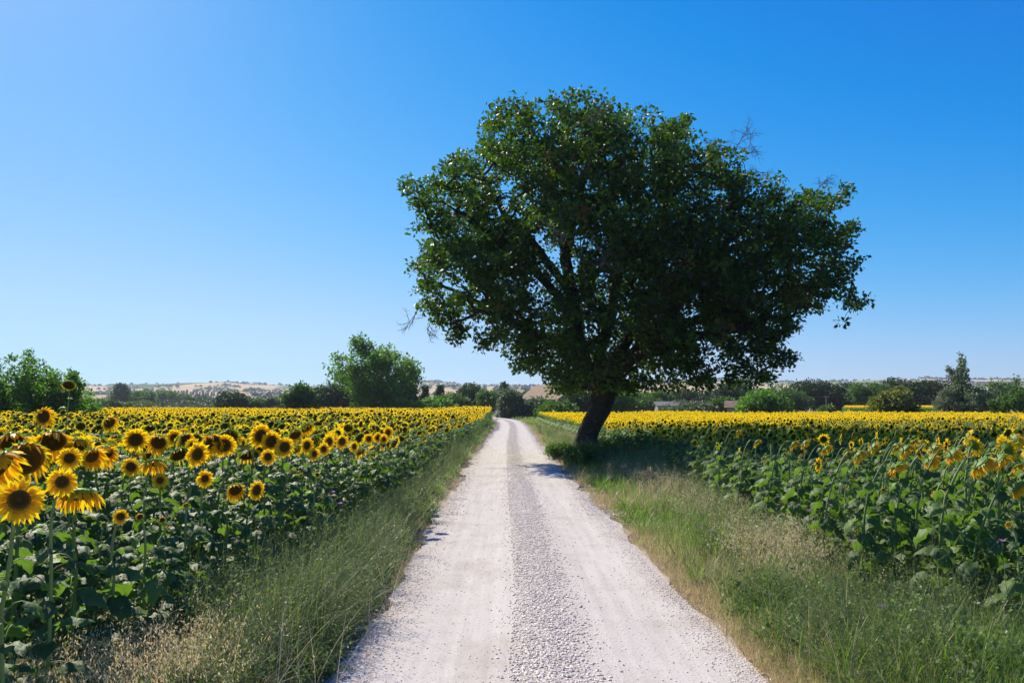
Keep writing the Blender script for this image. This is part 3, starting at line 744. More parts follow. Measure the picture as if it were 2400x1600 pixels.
def grow(nodes, parents, anchors, r, wander=0.08):
    """hang anchors on the nearest piece of the skeleton"""
    nodes = [np.asarray(p, float) for p in nodes]; parents = list(parents)
    A = np.asarray(anchors); NN = np.array(nodes)
    d0 = np.min(np.linalg.norm(A[:, None] - NN[None], axis=2), 1) if len(A) * len(NN) < 4e6 else np.linalg.norm(A - NN[0], axis=1)
    arr = np.zeros((len(nodes) + 2 * len(A) + 5, 3)); arr[:len(nodes)] = NN; cnt = len(nodes)
    tip = []
    for i in np.argsort(d0):
        a = A[i]; d = np.linalg.norm(arr[:cnt] - a, axis=1)
        d = d + 0.25 * np.maximum(0, arr[:cnt, 2] - a[2])
        j = int(np.argmin(d)); q = arr[j]
        if d[j] > 0.5:
            mid = (a + q) / 2 + r.normal(0, wander, 3) * d[j] + np.array([0, 0, 0.06 * d[j]])
            arr[cnt] = mid; parents.append(j); j = cnt; cnt += 1
        arr[cnt] = a; parents.append(j); tip.append(cnt); cnt += 1
    return arr[:cnt], np.array(parents), tip

def pipe_radii(n, parents, tip, rt, expo=2.3):
    w = np.zeros(n); w[tip] += rt ** expo
    for i in range(n - 1, -1, -1):
        if parents[i] >= 0: w[parents[i]] += w[i]
    return np.maximum(w, rt ** expo) ** (1 / expo)

def bare_spray(mb, p, d, length, r, depth=3, rad=0.02):
    n = 5; pts = [p]
    for i in range(n):
        d = unit(d + r.normal(0, 0.22, 3)); pts.append(pts[-1] + d * length / n)
    V, Fc = tube(np.array(pts), np.linspace(rad, rad * 0.35, n + 1), 4); mb.add(V, Fc, 0)
    if depth > 0:
        for i in range(2, n + 1):
            for _ in range(2):
                bare_spray(mb, pts[i], unit(d + r.normal(0, 0.75, 3)), length * r.uniform(0.35, 0.6), r, depth - 1, rad * 0.55)

# ---- the oak
def build_oak():
    r = np.random.default_rng(5)
    D0 = 29.0
    k = 0.5613
    def cp(cx, cy): return 900 + cx * k, 180 + cy * k
    LOBES = [(800, 90, 42), (735, 130, 50), (530, 180, 100), (640, 200, 100), (750, 180, 70), (880, 190, 100), (1010, 220, 90), (1075, 185, 42), (1180, 260, 90), (1245, 225, 48),
             (455, 200, 50), (480, 330, 100), (600, 350, 140), (780, 350, 160), (950, 350, 160), (1100, 400, 160), (1250, 400, 130), (1400, 400, 85), (1390, 325, 45),
             (320, 380, 70), (340, 340, 35), (260, 440, 75), (105, 470, 36), (180, 515, 65), (140, 560, 30), (145, 625, 28), (250, 600, 85), (380, 500, 120), (400, 700, 150), (260, 740, 100),
             (165, 790, 45), (175, 870, 50), (160, 950, 34), (250, 950, 85), (220, 1010, 40), (320, 1020, 75), (400, 900, 130), (300, 1095, 36), (430, 1110, 42), (550, 850, 150), (540, 1000, 110),
             (590, 1120, 70), (700, 1100, 120), (570, 1190, 35), (680, 1220, 60), (760, 1270, 85), (860, 1290, 110), (960, 1300, 90), (700, 550, 180), (900, 600, 190), (1100, 650, 190), (1100, 850, 170),
             (850, 880, 160), (1000, 1080, 150), (1150, 1040, 130), (1150, 1230, 95), (1270, 1180, 95), (1450, 520, 130), (1620, 480, 85), (1600, 620, 150), (1750, 580, 110), (1880, 520, 60),
             (1850, 690, 100), (1935, 620, 48), (1400, 750, 170), (1600, 800, 130), (1760, 820, 80), (1730, 950, 42), (1690, 985, 30), (1850, 860, 75), (1930, 790, 40), (1945, 930, 50), (2010, 945, 24),
             (1895, 1010, 28), (1400, 950, 130), (1490, 1060, 95), (1610, 1110, 60), (1690, 1165, 34), (1590, 1250, 42), (1640, 1190, 40), (1440, 1150, 90), (1440, 1270, 50), (1310, 1290, 55), (1200, 1310, 50),
             (1700, 700, 110), (1500, 900, 100), (760, 1000, 110), (900, 1180, 110), (1050, 1240, 100), (1040, 1310, 60), (820, 1200, 90), (1380, 1060, 90), (1230, 1110, 90), (620, 1180, 60), (500, 1090, 60), (1340, 1230, 70), (780, 1310, 40), (1560, 1170, 65), (1660, 1040, 70), (1820, 960, 36), (1800, 900, 60), (1560, 1000, 80), (1680, 900, 70), (1540, 1250, 36), (1260, 620, 160), (1280, 880, 150), (540, 700, 130)]
    mid = cp(1050, 680)
    anchors = []; rads = []
    for cx, cy, rr in LOBES:
        px, py = cp(cx, cy); rp = rr * k
        rm = rp / F * D0
        ex = (px - mid[0]) / (560); ey = (py - mid[1]) / 330
        dep = 5.4 * math.sqrt(max(0.22, 1 - min(0.98, ex * ex * 0.85 + ey * ey * 0.62)))
        n = max(5, int(52 * rm * rm * (0.9 + dep * 0.17)))
        # several blobs through the depth of the crown
        for _ in range(n):
            q = randdir(1, r)[0] * (r.random() ** 0.38) * rm
            yo = r.uniform(-1, 1); yo = math.copysign(abs(yo) ** 0.7, yo) * dep
            c = at(px, py, D0); P = c + np.array([q[0], yo * 0.92 + q[1], q[2]])
            # keep the outline: points nearer the lens spread out, so pull them in
            f_ = P[1] / D0; P[0] = P[0] * (1 + (f_ - 1) * 0.85); P[2] = CAMH + (P[2] - CAMH) * (1 + (f_ - 1) * 0.85)
            anchors.append(P)
    A = np.array(anchors)
    nz = vnoise(A * 0.75, 9) * 0.6 + vnoise(A * 1.7, 4) * 0.4
    A = A[(nz > 0.385 + 0.055 * np.clip((A[:, 0] - 4.5) / 6, 0, 1) * np.clip((13 - A[:, 2]) / 5, 0, 1) + 0.03 * np.clip((7 - A[:, 2]) / 3, 0, 1)) & (A[:, 2] > 2.5)]
    def sk(px, py, dy=0.0): 
        q = at(px, py, D0); return q + np.array([0, dy, 0])
    b0 = np.array([3.02, 29.0, -0.1])
    trunkP = np.array([b0, [3.05, 29, 0.25], sk(1372, 1030), sk(1388, 990), sk(1405, 960), sk(1412, 930), sk(1418, 900)])
    trunkR = [0.85, 0.58, 0.43, 0.38, 0.38, 0.42, 0.40]
    limbs0 = [
        [(1405, 915, 0), (1385, 860, -0.3), (1368, 790, -0.5), (1352, 700, -0.3), (1330, 600, 0.2), (1300, 480, 0.6), (1290, 360, 0.8)],
        [(1410, 915, 0), (1400, 850, 0.3), (1430, 760, 0.8), (1450, 640, 1.0), (1440, 500, 1.2), (1420, 380, 1.0)],
        [(1420, 910, 0), (1460, 850, -0.8), (1520, 780, -1.5), (1590, 700, -2.0), (1660, 610, -2.2), (1760, 540, -2.0)],
        [(1420, 910, 0), (1450, 830, 1.0), (1510, 740, 2.2), (1600, 640, 3.0), (1720, 560, 3.2), (1880, 520, 2.5)],
        [(1368, 790, -0.5), (1300, 700, -1.8), (1220, 620, -2.6), (1130, 560, -3.0), (1050, 500, -2.6)],
        [(1352, 700, -0.3), (1270, 580, 1.5), (1180, 480, 2.5), (1120, 380, 2.8)],
        [(1385, 860, -0.3), (1300, 800, 1.2), (1200, 740, 2.2), (1090, 680, 2.6), (1010, 640, 2.2)],
        [(1385, 860, -0.3), (1310, 820, -2.0), (1220, 770, -3.6), (1130, 740, -4.0)],
        [(1330, 600, 0.2), (1360, 450, -2.0), (1400, 330, -2.4)],
        [(1460, 850, -0.8), (1520, 820, -3.0), (1600, 790, -4.4), (1700, 780, -4.6)],
        [(1520, 780, -1.5), (1660, 740, -0.8), (1780, 700, 0), (1900, 660, 0.3)],
        [(1450, 640, 1.0), (1540, 500, 1.0), (1620, 400, 0.6), (1680, 370, 0.5)]]
    limbs = [[(x_, y_, d_ * 0.5) for x_, y_, d_ in lb] for lb in limbs0]
    nodes = [trunkP[-1]]; parents = [-1]; limb_ix = []
    for lb in limbs:
        pts = np.array([sk(x, y, d) for x, y, d in lb])
        # densify with a little wander
        m_ = len(pts); t = np.linspace(0, m_ - 1, (m_ - 1) * 4 + 1)
        P = np.stack([np.interp(t, np.arange(m_), pts[:, i]) for i in range(3)], -1)
        P[1:] += np.cumsum(r.normal(0, 0.035, (len(P) - 1, 3)), 0)
        prev = int(np.argmin(np.linalg.norm(np.array(nodes) - P[0], axis=1)))
        for q in P[1:]:
            nodes.append(q); parents.append(prev); prev = len(nodes) - 1
    nl = len(nodes)
    arr, par, tip = grow(nodes, parents, A, r)
    rad = pipe_radii(len(arr), par, tip, 0.0105, 2.15)
    rad = np.minimum(rad, 0.26)
    mbw = MB()
    V, Fc = tube(trunkP, trunkR, 20)
    cen = np.repeat(trunkP, 20, 0); dv = V - cen
    thv = np.arctan2(dv[:, 1], dv[:, 0])
    V = cen + dv * (1 + 0.09 * np.sin(thv * 5 + V[:, 2]) + 0.06 * np.sin(thv * 9 - V[:, 2] * 2))[:, None]
    mbw.add(V, Fc, 0)
    ch = np.arange(1, len(arr)); pr = par[ch]
    r1 = rad[ch]; r0 = np.minimum(rad[pr], r1 * 1.3)
    big = r1 > 0.03
    V, Fc = prisms(arr[pr][big], arr[ch][big] + unit(arr[ch][big] - arr[pr][big]) * r1[big][:, None] * 0.4, r0[big], r1[big], 8); mbw.add(V, Fc, 0)
    V, Fc = prisms(arr[pr][~big], arr[ch][~big], r0[~big], r1[~big] * 0.8, 3); mbw.add(V, Fc, 0)
    root = empty('oak_tree', tuple(b0))
    tag(root, 'huge dark spreading oak leaning over the verge beside the gravel road', 'tree')
    def child(name, me):
        o = link(name, me, root); o.location = (-b0[0], -b0[1], -b0[2]); return o
    child('trunk', mbw.mesh('trunk', M['bark']))
    W, FF, T = scatter_leaves(A, r.uniform(0.2, 0.42, len(A)), 26, 0.165, r, up=0.7, squash=0.7)
    # a few withered clumps
    mbl = MB(); dead = (vnoise(A * 0.9, 33) > 0.86); T = np.where(np.repeat(dead, 26), 1.0, T)
    mbl.add(W, FF, 0, T)
    print('oak anchors', len(A), 'leaves', len(FF))
    child('crown', mbl.mesh('crown', M['oak_leaf'], smooth=False))
    mbd = MB()
    for px, py, dy, dirx, dirz, ln in ((1690, 400, -1.5, 0.3, 1, 1.3), (1720, 400, -1, 0.5, 0.7, 1.3), (1660, 370, 0, 0.3, 1.0, 0.9), (1750, 415, 0, 0.9, 0.5, 1.1), (1905, 455, 0, 0.7, 0.5, 1.0), (1930, 480, 0, 0.8, 0.4, 0.8),
                                       (985, 720, 0, -0.6, -0.8, 0.9), (1010, 740, 0.5, -0.4, -0.9, 0.8), (1725, 790, 0, 0.8, -0.7, 1.0), (1710, 840, 0, 0.6, -0.8, 0.9), (1870, 560, 0, 0.9, 0.0, 0.9),
                                       (1800, 650, -2, 0.5, -0.8, 0.9), (1350, 640, -6, 0.2, -1, 1.2), (1310, 430, -6, 0.6, 0.3, 0.9), (1250, 600, -6, 0.5, -0.6, 1.0)):
        bare_spray(mbd, sk(px, py, dy), unit(np.array([dirx, r.uniform(-0.3, 0.3), dirz])), ln, r, 2, 0.018)
    child('dead_branches', mbd.mesh('dead_branches', M['twig']))
build_oak()

# ---- background trees; px centre, px width, px top, depth, shape, leaf material
def tree(name, label, px, wpx, pytop, D, shape, leaf, group=None, seed=0, n=None, base_gap=0.12, leafpx=2.6, dep=None, cat='tree', trunk_r=None):
    r = np.random.default_rng(1000 + seed)
    top = at(px, pytop, D); W = wpx / F * D; Ht = top[2]; x0 = top[0]
    base = np.array([x0, D, -0.05])
    zb = Ht * base_gap; hc = Ht - zb; cz = zb + hc / 2
    n = n or int(min(900, 60 + W * Ht * 5))
    A = []
    if shape in ('round', 'bushy', 'open'):
        nlobe = 11 if shape != 'open' else 20
        for i in range(nlobe):
            d = randdir(1, r)[0]; d[2] = d[2] * 0.9 + 0.1
            k = r.uniform(0.35, 0.72) if shape != 'open' else r.uniform(0.45, 0.8)
            wz = np.interp((d[2] * k + 1) / 2, [0, 0.3, 0.7, 1], [0.8, 1, 0.85, 0.6])
            if shape == 'open': wz = np.interp((d[2] * k + 1) / 2, [0, 0.3, 0.6, 0.85, 1], [0.6, 0.95, 1.05, 0.8, 0.45])
            c = np.array([d[0] * k * W / 2 * wz, d[1] * k * W / 2 * wz, cz + d[2] * k * hc / 2])
            rr = r.uniform(0.24, 0.42) if shape != 'open' else r.uniform(0.15, 0.28)
            q = randdir(n // nlobe, r) * (r.random((n // nlobe, 1)) ** 0.35)
            A.append(c + q * np.array([W * rr * 0.62, W * rr * 0.62, hc * rr * 0.62]))
        q = randdir(n // 4, r) * r.random((n // 4, 1)) ** 0.5
        A.append(np.array([0, 0, cz]) + q * np.array([W * 0.36, W * 0.36, hc * 0.38]))
        A = np.concatenate(A)
    elif shape in ('cone', 'column'):
        z = r.random(n) ** (1.4 if shape == 'cone' else 1.0); 
        rr = (W / 2) * ((1 - z) ** 0.8 if shape == 'cone' else np.sin(np.clip(z * 0.9 + 0.08, 0, 1) * PI) ** 0.5)
        th = r.random(n) * 2 * PI; rr = rr * r.random(n) ** 0.4
        A = np.stack([rr * np.cos(th), rr * np.sin(th), zb + z * hc], -1)
    elif shape == 'shoots':
        A = []
        ns = 44
        for i in range(ns):
            bx = r.uniform(-0.5, 0.5) * W; by = r.normal(0, W * 0.22); hh = Ht * (1 - 0.34 * (2 * abs(bx) / W) ** 2) * r.uniform(0.5, 0.97)
            if i == 0: bx, hh = 0, Ht
            m_ = n // ns; t = r.random(m_)
            sp = np.interp(t, [0, 0.6, 0.85, 1], [W * 0.08, W * 0.05, W * 0.028, W * 0.006])
            A.append(np.stack([bx * (0.7 + t * 0.5) + r.normal(0, 1, m_) * sp, by + r.normal(0, 1, m_) * sp, np.clip(zb + t * (hh - zb), 0.1, None)], -1))
        A = np.concatenate(A)
    elif shape == 'spire':   # broad bushy base with a thin ragged spire
        n1 = int(n * 0.88); q = randdir(n1, r) * r.random((n1, 1)) ** 0.4
        zb2 = Ht * 0.50
        A1 = np.array([0, 0, zb2 * 0.52]) + q * np.array([W / 2, W / 2, zb2 * 0.52])
        A2 = []
        for i in range(9):
            dd = unit(np.array([r.normal(-0.15, 0.35), r.normal(0, 0.3), 1.0])); ln = Ht * r.uniform(0.25, 0.44) if i else Ht * 0.52
            if i == 0: dd = np.array([0.0, 0, 1.0])
            t = r.random((n - n1) // 9)[:, None]
            A2.append(np.array([0, 0, Ht * 0.46]) + dd * t * ln + r.normal(0, 0.30, (len(t), 3)) * (1.2 - t))
        A = np.concatenate([A1] + A2)
    cl = max(0.05 * W, max(leafpx * D / F * 2.0, 0.09) * 1.2)
    if shape in ('round', 'bushy', 'open', 'shoots', 'spire'):
        for ax_ in (0, 1):
            q_ = np.quantile(np.abs(A[:, ax_]), 0.985); A[:, ax_] *= (W / 2 - cl * 0.5) / q_
        lo_, hi_ = np.quantile(A[:, 2], 0.01), A[:, 2].max()
        A[:, 2] = zb * 0.6 + cl * 0.4 + (A[:, 2] - lo_) / (hi_ - lo_) * (Ht - cl * 0.5 - zb * 0.6 - cl * 0.4)
    A[:, 2] = np.clip(A[:, 2], 0.1, Ht)
    nz = vnoise(A * (2.2 / max(W, 1.0)) * 1.6, 3 + seed); A = A[nz > 0.27]
    tr = trunk_r or max(0.05, Ht * 0.022)
    zt = np.linspace(0, cz if shape != 'spire' else Ht * 0.9, 7)
    nodes = [np.array([r.normal(0, 0.02) * z, r.normal(0, 0.02) * z, z]) for z in zt]
    sub = A[r.permutation(len(A))[:160]]
    arr, par, tip = grow(nodes, [-1] + list(range(6)), sub, r, 0.05)
    rad = np.minimum(pipe_radii(len(arr), par, tip, tr * 0.10, 2.2), tr)
    ch = np.arange(1, len(arr)); pr = par[ch]
    mbw = MB(); V, Fc = prisms(arr[pr], arr[ch], np.minimum(rad[pr], rad[ch] * 1.3), rad[ch], 5); mbw.add(V, Fc, 0)
    ls = max(leafpx * D / F * 2.0, 0.09)
    crad = max(0.05 * W, ls * 1.2)
    per = 11
    Wv, FF, T = scatter_leaves(A, crad * r.uniform(0.7, 1.3, len(A)) * (np.where(A[:, 2] > Ht * 0.55, 0.55, 1.0) if shape == 'spire' else 1.0), per, ls * (0.8 if shape == 'spire' else 1), r, up=0.5)
    mbl = MB(); mbl.add(Wv, FF, 0, T)
    root = empty(name, tuple(base)); tag(root, label, cat, group)
    link('trunk', mbw.mesh('trunk', M['bark']), root); link('crown', mbl.mesh('crown', M[leaf], smooth=False), root)
    return root

G = 'trees along the far side of the fields'
TR = [
    ('broadleaf_tree', 'dark leafy tree with upright shoots rising from the left field', 78, 235, 818, 50, 'shoots', 'fresh_leaf', None, 3000),
    ('leafy_bush', 'sunlit bush with yellow green tips at the foot of the upright leafy tree', 178, 125, 898, 53, 'bushy', 'bright_leaf', None, 500),
    ('poplar_tree', 'slim blue green poplar against the distant hill', 282, 34, 902, 330, 'column', 'olive_leaf', G, 260),
    ('broadleaf_tree', 'bushy green tree between the slim poplar and the yellow farmhouse', 335, 52, 912, 330, 'round', 'mid_leaf', G, 360),
    ('broadleaf_tree', 'wide green tree right behind the gable of the yellow farmhouse', 388, 62, 914, 430, 'round', 'mid_leaf', G, 400),
    ('broadleaf_tree', 'small green tree behind the roof ridge of the yellow farmhouse', 430, 42, 926, 440, 'round', 'mid_leaf', G, 240),
    ('blossom_bush', 'low spreading bush with faded pink blossom near the yellow farmhouse', 318, 78, 938, 250, 'round', 'pink_leaf', G, 300),
    ('broadleaf_tree', 'dark low tree between the leafy bush and the faded blossom bush', 262, 44, 938, 240, 'round', 'dark_leaf', G, 240),
    ('hedge_tree', 'hazy green hedge tree beyond the sunlit bush', 238, 60, 934, 300, 'round', 'olive_leaf', G, 240),
    ('evergreen_tree', 'round dark evergreen standing alone beyond the sunflowers', 545, 64, 915, 170, 'round', 'dark_leaf', G, 620),
    ('olive_tree', 'low grey green trees between the round evergreen and the field bush, nearer one', 605, 62, 931, 190, 'round', 'mid_leaf', G, 320),
    ('olive_tree', 'pale topped low tree just before the bush in the field', 642, 50, 930, 190, 'round', 'olive_leaf', G, 300),
    ('broadleaf_bush', 'dense rounded bush growing out of the far end of the left field', 708, 80, 896, 96, 'bushy', 'mid_leaf', None, 800),
    ('evergreen_tree', 'dark tree behind the rounded field bush', 762, 70, 908, 150, 'round', 'dark_leaf', G, 500),
    ('evergreen_tree', 'dark tree half hidden by the tall airy tree', 798, 66, 898, 150, 'round', 'dark_leaf', G, 500),
    ('walnut_tree', 'tall airy light green tree beyond the middle of the left field', 895, 196, 783, 116, 'open', 'fresh_leaf', None, 1700),
    ('broadleaf_tree', 'dark undergrowth tree at the foot of the tall airy tree', 905, 120, 890, 122, 'bushy', 'dark_leaf', G, 700),
    ('leafy_bush', 'yellow green bush below the road side of the tall airy tree', 955, 80, 930, 112, 'bushy', 'bright_leaf', G, 360),
    ('cypress_tree', 'dark cone shaped cypress next to the tall airy tree', 997, 18, 908, 190, 'cone', 'dark_leaf', G, 240),
    ('cypress_tree', 'dark cypress rising from a green hedge', 1031, 20, 907, 180, 'cone', 'dark_leaf', G, 240),
    ('broadleaf_tree', 'fresh green tree around the foot of the hedge cypress', 1022, 66, 928, 140, 'round', 'bright_leaf', G, 420),
    ('broadleaf_tree', 'dark tree just beyond the fresh green one', 1062, 60, 918, 170, 'round', 'mid_leaf', G, 420),
    ('evergreen_tree', 'taller dark tree behind the tallest sunflowers of the left field', 1100, 74, 897, 175, 'round', 'dark_leaf', G, 620),
    ('broadleaf_tree', 'dark tree filling the gap before the grey green olive', 1146, 56, 912, 165, 'round', 'mid_leaf', G, 420),
    ('cypress_tree', 'thin pointed cypress peeking over the trees at the road bend', 1182, 11, 898, 260, 'column', 'dark_leaf', G, 120),
    ('olive_tree', 'large grey green olive tree at the bend of the road', 1198, 66, 911, 118, 'bushy', 'olive_leaf', None, 700),
    ('bare_tree', 'sparse brownish tree just left of the farmhouse roof', 1250, 44, 907, 230, 'open', 'dark_leaf', G, 130),
    ('olive_tree', 'small olive tree in front of the stone farmhouse wall', 1264, 46, 926, 118, 'bushy', 'olive_leaf', G, 420),
    ('leafy_bush', 'tangled green bush in front of the stone farmhouse', 1312, 78, 936, 112, 'bushy', 'mid_leaf', G, 420),
    ('broadleaf_tree', 'green tree close behind the oak trunk beside the farmhouse', 1370, 86, 915, 130, 'round', 'dark_leaf', G, 480),
    ('broadleaf_tree', 'light green tree seen through the gap beside the oak trunk', 1455, 74, 906, 125, 'round', 'bright_leaf', G, 560),
    ('broadleaf_tree', 'dark tree behind the grey shed roof', 1520, 90, 912, 185, 'round', 'mid_leaf', G, 500),
    ('broadleaf_tree', 'dark tree under the hanging oak branches behind the grey shed', 1600, 100, 908, 190, 'round', 'dark_leaf', G, 520),
    ('olive_tree', 'first low olive shrub in front of the grey shed', 1606, 84, 936, 110, 'bushy', 'olive_leaf', G, 260),
    ('olive_tree', 'second low olive shrub towards the brick ruin', 1655, 46, 941, 110, 'bushy', 'olive_leaf', G, 200),
    ('broadleaf_tree', 'rounded low tree next to the brick ruin', 1700, 50, 934, 125, 'round', 'mid_leaf', G, 320),
    ('evergreen_tree', 'dark tree rising behind the bright round tree', 1712, 96, 894, 180, 'round', 'dark_leaf', G, 620),
    ('fig_tree', 'bright green round tree at the far edge of the right field', 1782, 112, 911, 100, 'bushy', 'bright_leaf', None, 1200),
    ('evergreen_tree', 'dark green tree beside the bright round tree', 1830, 90, 904, 170, 'round', 'mid_leaf', G, 560),
    ('evergreen_tree', 'highest dark tree behind the wooden pole', 1905, 110, 891, 185, 'round', 'dark_leaf', G, 760),
    ('evergreen_tree', 'dark tree sloping down beyond the wooden pole', 1968, 84, 900, 185, 'round', 'dark_leaf', G, 560),
    ('evergreen_tree', 'dark tree between the pole and the yellowing bush', 2022, 72, 897, 175, 'round', 'mid_leaf', G, 520),
    ('yellowing_tree', 'yellowish green tree standing at the back of the right field', 2085, 100, 904, 84, 'bushy', 'yellow_leaf', None, 1300),
    ('evergreen_tree', 'broad dark tree behind the yellowing one', 2120, 110, 887, 180, 'round', 'dark_leaf', G, 760),
    ('evergreen_tree', 'dark tree next to the tree with the ragged spire', 2170, 84, 893, 175, 'round', 'dark_leaf', G, 560),
    ('acacia_tree', 'tree with a ragged feathery spire towering over the right field', 2252, 118, 822, 88, 'spire', 'olive_leaf', None, 1500),
    ('evergreen_tree', 'hazy dark tree beyond the spire tree', 2318, 90, 895, 170, 'round', 'mid_leaf', G, 560),
    ('broadleaf_tree', 'leafy tree with sunlit shoots at the picture edge of the right field', 2385, 120, 875, 72, 'shoots', 'mid_leaf', None, 900),
    ('leafy_bush', 'small bush at the foot of the wooden pole', 1938, 30, 952, 128, 'round', 'mid_leaf', G, 160),
    ('broadleaf_tree', 'dark tree far beyond the picture edge bush', 2440, 110, 892, 175, 'round', 'dark_leaf', G, 500),
    ('broadleaf_tree', 'dark tree beside the upright leafy tree outside the field corner', -60, 150, 850, 60, 'round', 'mid_leaf', G, 500),
]
for i, (nm, lab, px, w, top, D, sh, lf, gr, n) in enumerate(TR):
    if gr: w *= 1.25; n = int(n * 1.35); top -= 3 if px > 1690 else 0
    gap = 0.02 if sh in ('bushy', 'shoots', 'spire') or 'bush' in nm else 0.1
    tree(nm, lab, px, w, top, D, sh, lf, gr, seed=i, n=n, base_gap=gap, leafpx=2.6 if D > 150 else (3.3 if D > 60 else 3.6), cat='bush' if 'bush' in nm else 'tree')
exec_rest = True

# ------------------------------------------------------------------ hills and the far countryside
HX = [-3000, -900, 0, 200, 300, 430, 530, 600, 700, 800, 900, 1000, 1060, 1120, 1200, 1300, 1450, 1600, 1650, 1700, 1780, 1900, 2000, 2080, 2180, 2300, 2400, 3200, 6000]
HY = [905, 900, 902, 905, 904, 902, 899, 903, 907, 905, 902, 897, 899, 904, 907, 908, 902, 893, 890, 892, 898, 901, 898, 895, 893, 896, 894, 898, 905]
na, nr = 420, 90
azs = np.linspace(R_(-62), R_(62), na); rr_ = np.geomspace(420, 5200, nr)
pxs = 1200 + F * np.tan(azs)
elev = (948 - np.interp(pxs, HX, HY)) / F
AZ, RR = np.meshgrid(azs, rr_)
xx = RR * np.tan(AZ); yy = RR  # planes of equal depth
def hill_h(x, y):
    px = 1200 + F * x / y; e = (948 - np.interp(px, HX, HY)) / F
    t = np.clip((y - 650) / (2500 - 650), 0, 1); t = t * t * (3 - 2 * t)
    ridge = 2500 * e + 0.5
    h = ridge * t * np.where(y > 2500, 1 - 0.5 * np.clip((y - 2500) / 1500, 0, 1), 1)
    bumps = (n2(x, y, 1 / 420., 40) - 0.42) * 30 * np.clip((y - 600) / 500, 0, 1) * np.clip((2450 - y) / 700, 0, 1)
    bumps += (n2(x, y, 1 / 150., 41) - 0.5) * 9 * np.clip((y - 600) / 500, 0, 1) * np.clip((2450 - y) / 500, 0, 1)
    return np.maximum(h + bumps, 0) + np.where(y < 700, -0.3, 0) * 0 - 0.04
HZ = hill_h(xx, yy) - 0.5 * np.exp(-(yy - 420) / 60.0)
V = np.stack([xx, yy, HZ], -1).reshape(-1, 3)
a = np.arange(nr - 1)[:, None] * na + np.arange(na - 1)[None]
Fq = np.stack([a, a + 1, a + 1 + na, a + na], -1).reshape(-1, 4)
m, nt, out = new_mat('hill farmland')
p = N(nt, 'ShaderNodeBsdfPrincipled'); p.inputs['Roughness'].default_value = 1; p.inputs['Specular IOR Level'].default_value = 0
v1 = pos(nt, (1 / 300., 1 / 380., 0))
vor = N(nt, 'ShaderNodeTexVoronoi'); vor.inputs['Scale'].default_value = 1.0; nt.links.new(v1, vor.inputs['Vector'])
sepc = N(nt, 'ShaderNodeSeparateColor'); nt.links.new(vor.outputs['Color'], sepc.inputs[0])
patch = ramp(nt, sepc.outputs[0], [(0.0, (0.50, 0.38, 0.21)), (0.30, (0.58, 0.43, 0.25)), (0.45, (0.15, 0.20, 0.07)), (0.58, (0.48, 0.36, 0.22)), (0.74, (0.20, 0.22, 0.08)), (0.88, (0.08, 0.13, 0.05))], 'CONSTANT')
nz = noise(nt, 4, 5, 0.6, v1)
nt.links.new(mixc(nt, 0.35, patch, ramp(nt, nz, [(0.3, (0.5, 0.5, 0.5)), (0.7, (1, 1, 1))]), 'MULTIPLY'), p.inputs['Base Color'])
nt.links.new(p.outputs[0], out.inputs[0])
mb = MB(); mb.add(V, Fq); tag(link('hills', mb.mesh('hills', m)), 'distant rolling hills with tan wheat fields and dark hedges', 'hills', kind='structure')

# far woods and hedges: one mass
r = np.random.default_rng(91)
blob = unit(np.array([[0, 0, 1], [1, 0, .2], [.3, .95, .1], [-.8, .6, .3], [-.8, -.6, .1], [.3, -.95, .25], [.6, .3, .8], [-.4, .5, .8], [-.2, -.6, .8]])) 
blobf = np.array([[0, 6, 7], [0, 7, 8], [0, 8, 6], [6, 1, 2], [6, 2, 7], [7, 2, 3], [7, 3, 4], [7, 4, 8], [8, 4, 5], [8, 5, 1], [8, 1, 6]])
n_ = 26000
y = 620 + 2050 * r.random(n_) ** 0.8; x = y * np.tan(r.uniform(R_(-50), R_(50), n_))
w = n2(x, y * 0.5, 1 / 130., 61) * 0.6 + n2(x, y * 0.6, 1 / 45., 62) * 0.4
ridge = np.abs(n2(x, y, 1 / 240., 63) - 0.5) < 0.012
keep = (w > 0.66) | ridge | ((y > 2440) & (y < 2520) & (n2(x, y, 1 / 90., 64) > 0.42))
x, y = x[keep], y[keep]; n_ = len(x)
s = r.uniform(2.8, 5.5, n_); 
Mx = rotz(r.random(n_) * 6.28) * np.stack([s * 1.2, s * 1.2, s * r.uniform(0.9, 1.5, n_)], -1)[:, None, :]
W, FF = inst(blob, blobf, Mx, np.stack([x, y, hill_h(x, y) + s * 0.3], -1))
W = W + r.normal(0, 0.35, W.shape)
mb = MB(); mb.add(W, FF, 0, np.repeat(r.random(n_), len(blobf)))
# plain woods between the field and the hills
n_ = 2600
y = r.uniform(330, 640, n_); x = y * np.tan(r.uniform(R_(-50), R_(50), n_))
w = n2(x, y * 0.4, 1 / 70., 71); keep = w > 0.5; x, y = x[keep], y[keep]
s = r.uniform(2.0, 3.6, len(x))
cc = np.stack([x, y, s * 0.9], -1)
Wv, F2, T = scatter_leaves(cc, s * 1.25, 26, 1.5, r, up=0.6, squash=0.85)
mb.add(Wv, F2, 0, T)
print('far wood', mb.n)
tag(link('far_woodland', mb.mesh('far_woodland', M['dark_leaf'], smooth=False)), 'far hedges and woods scattered over the plain and the hills', 'woodland', kind='stuff')

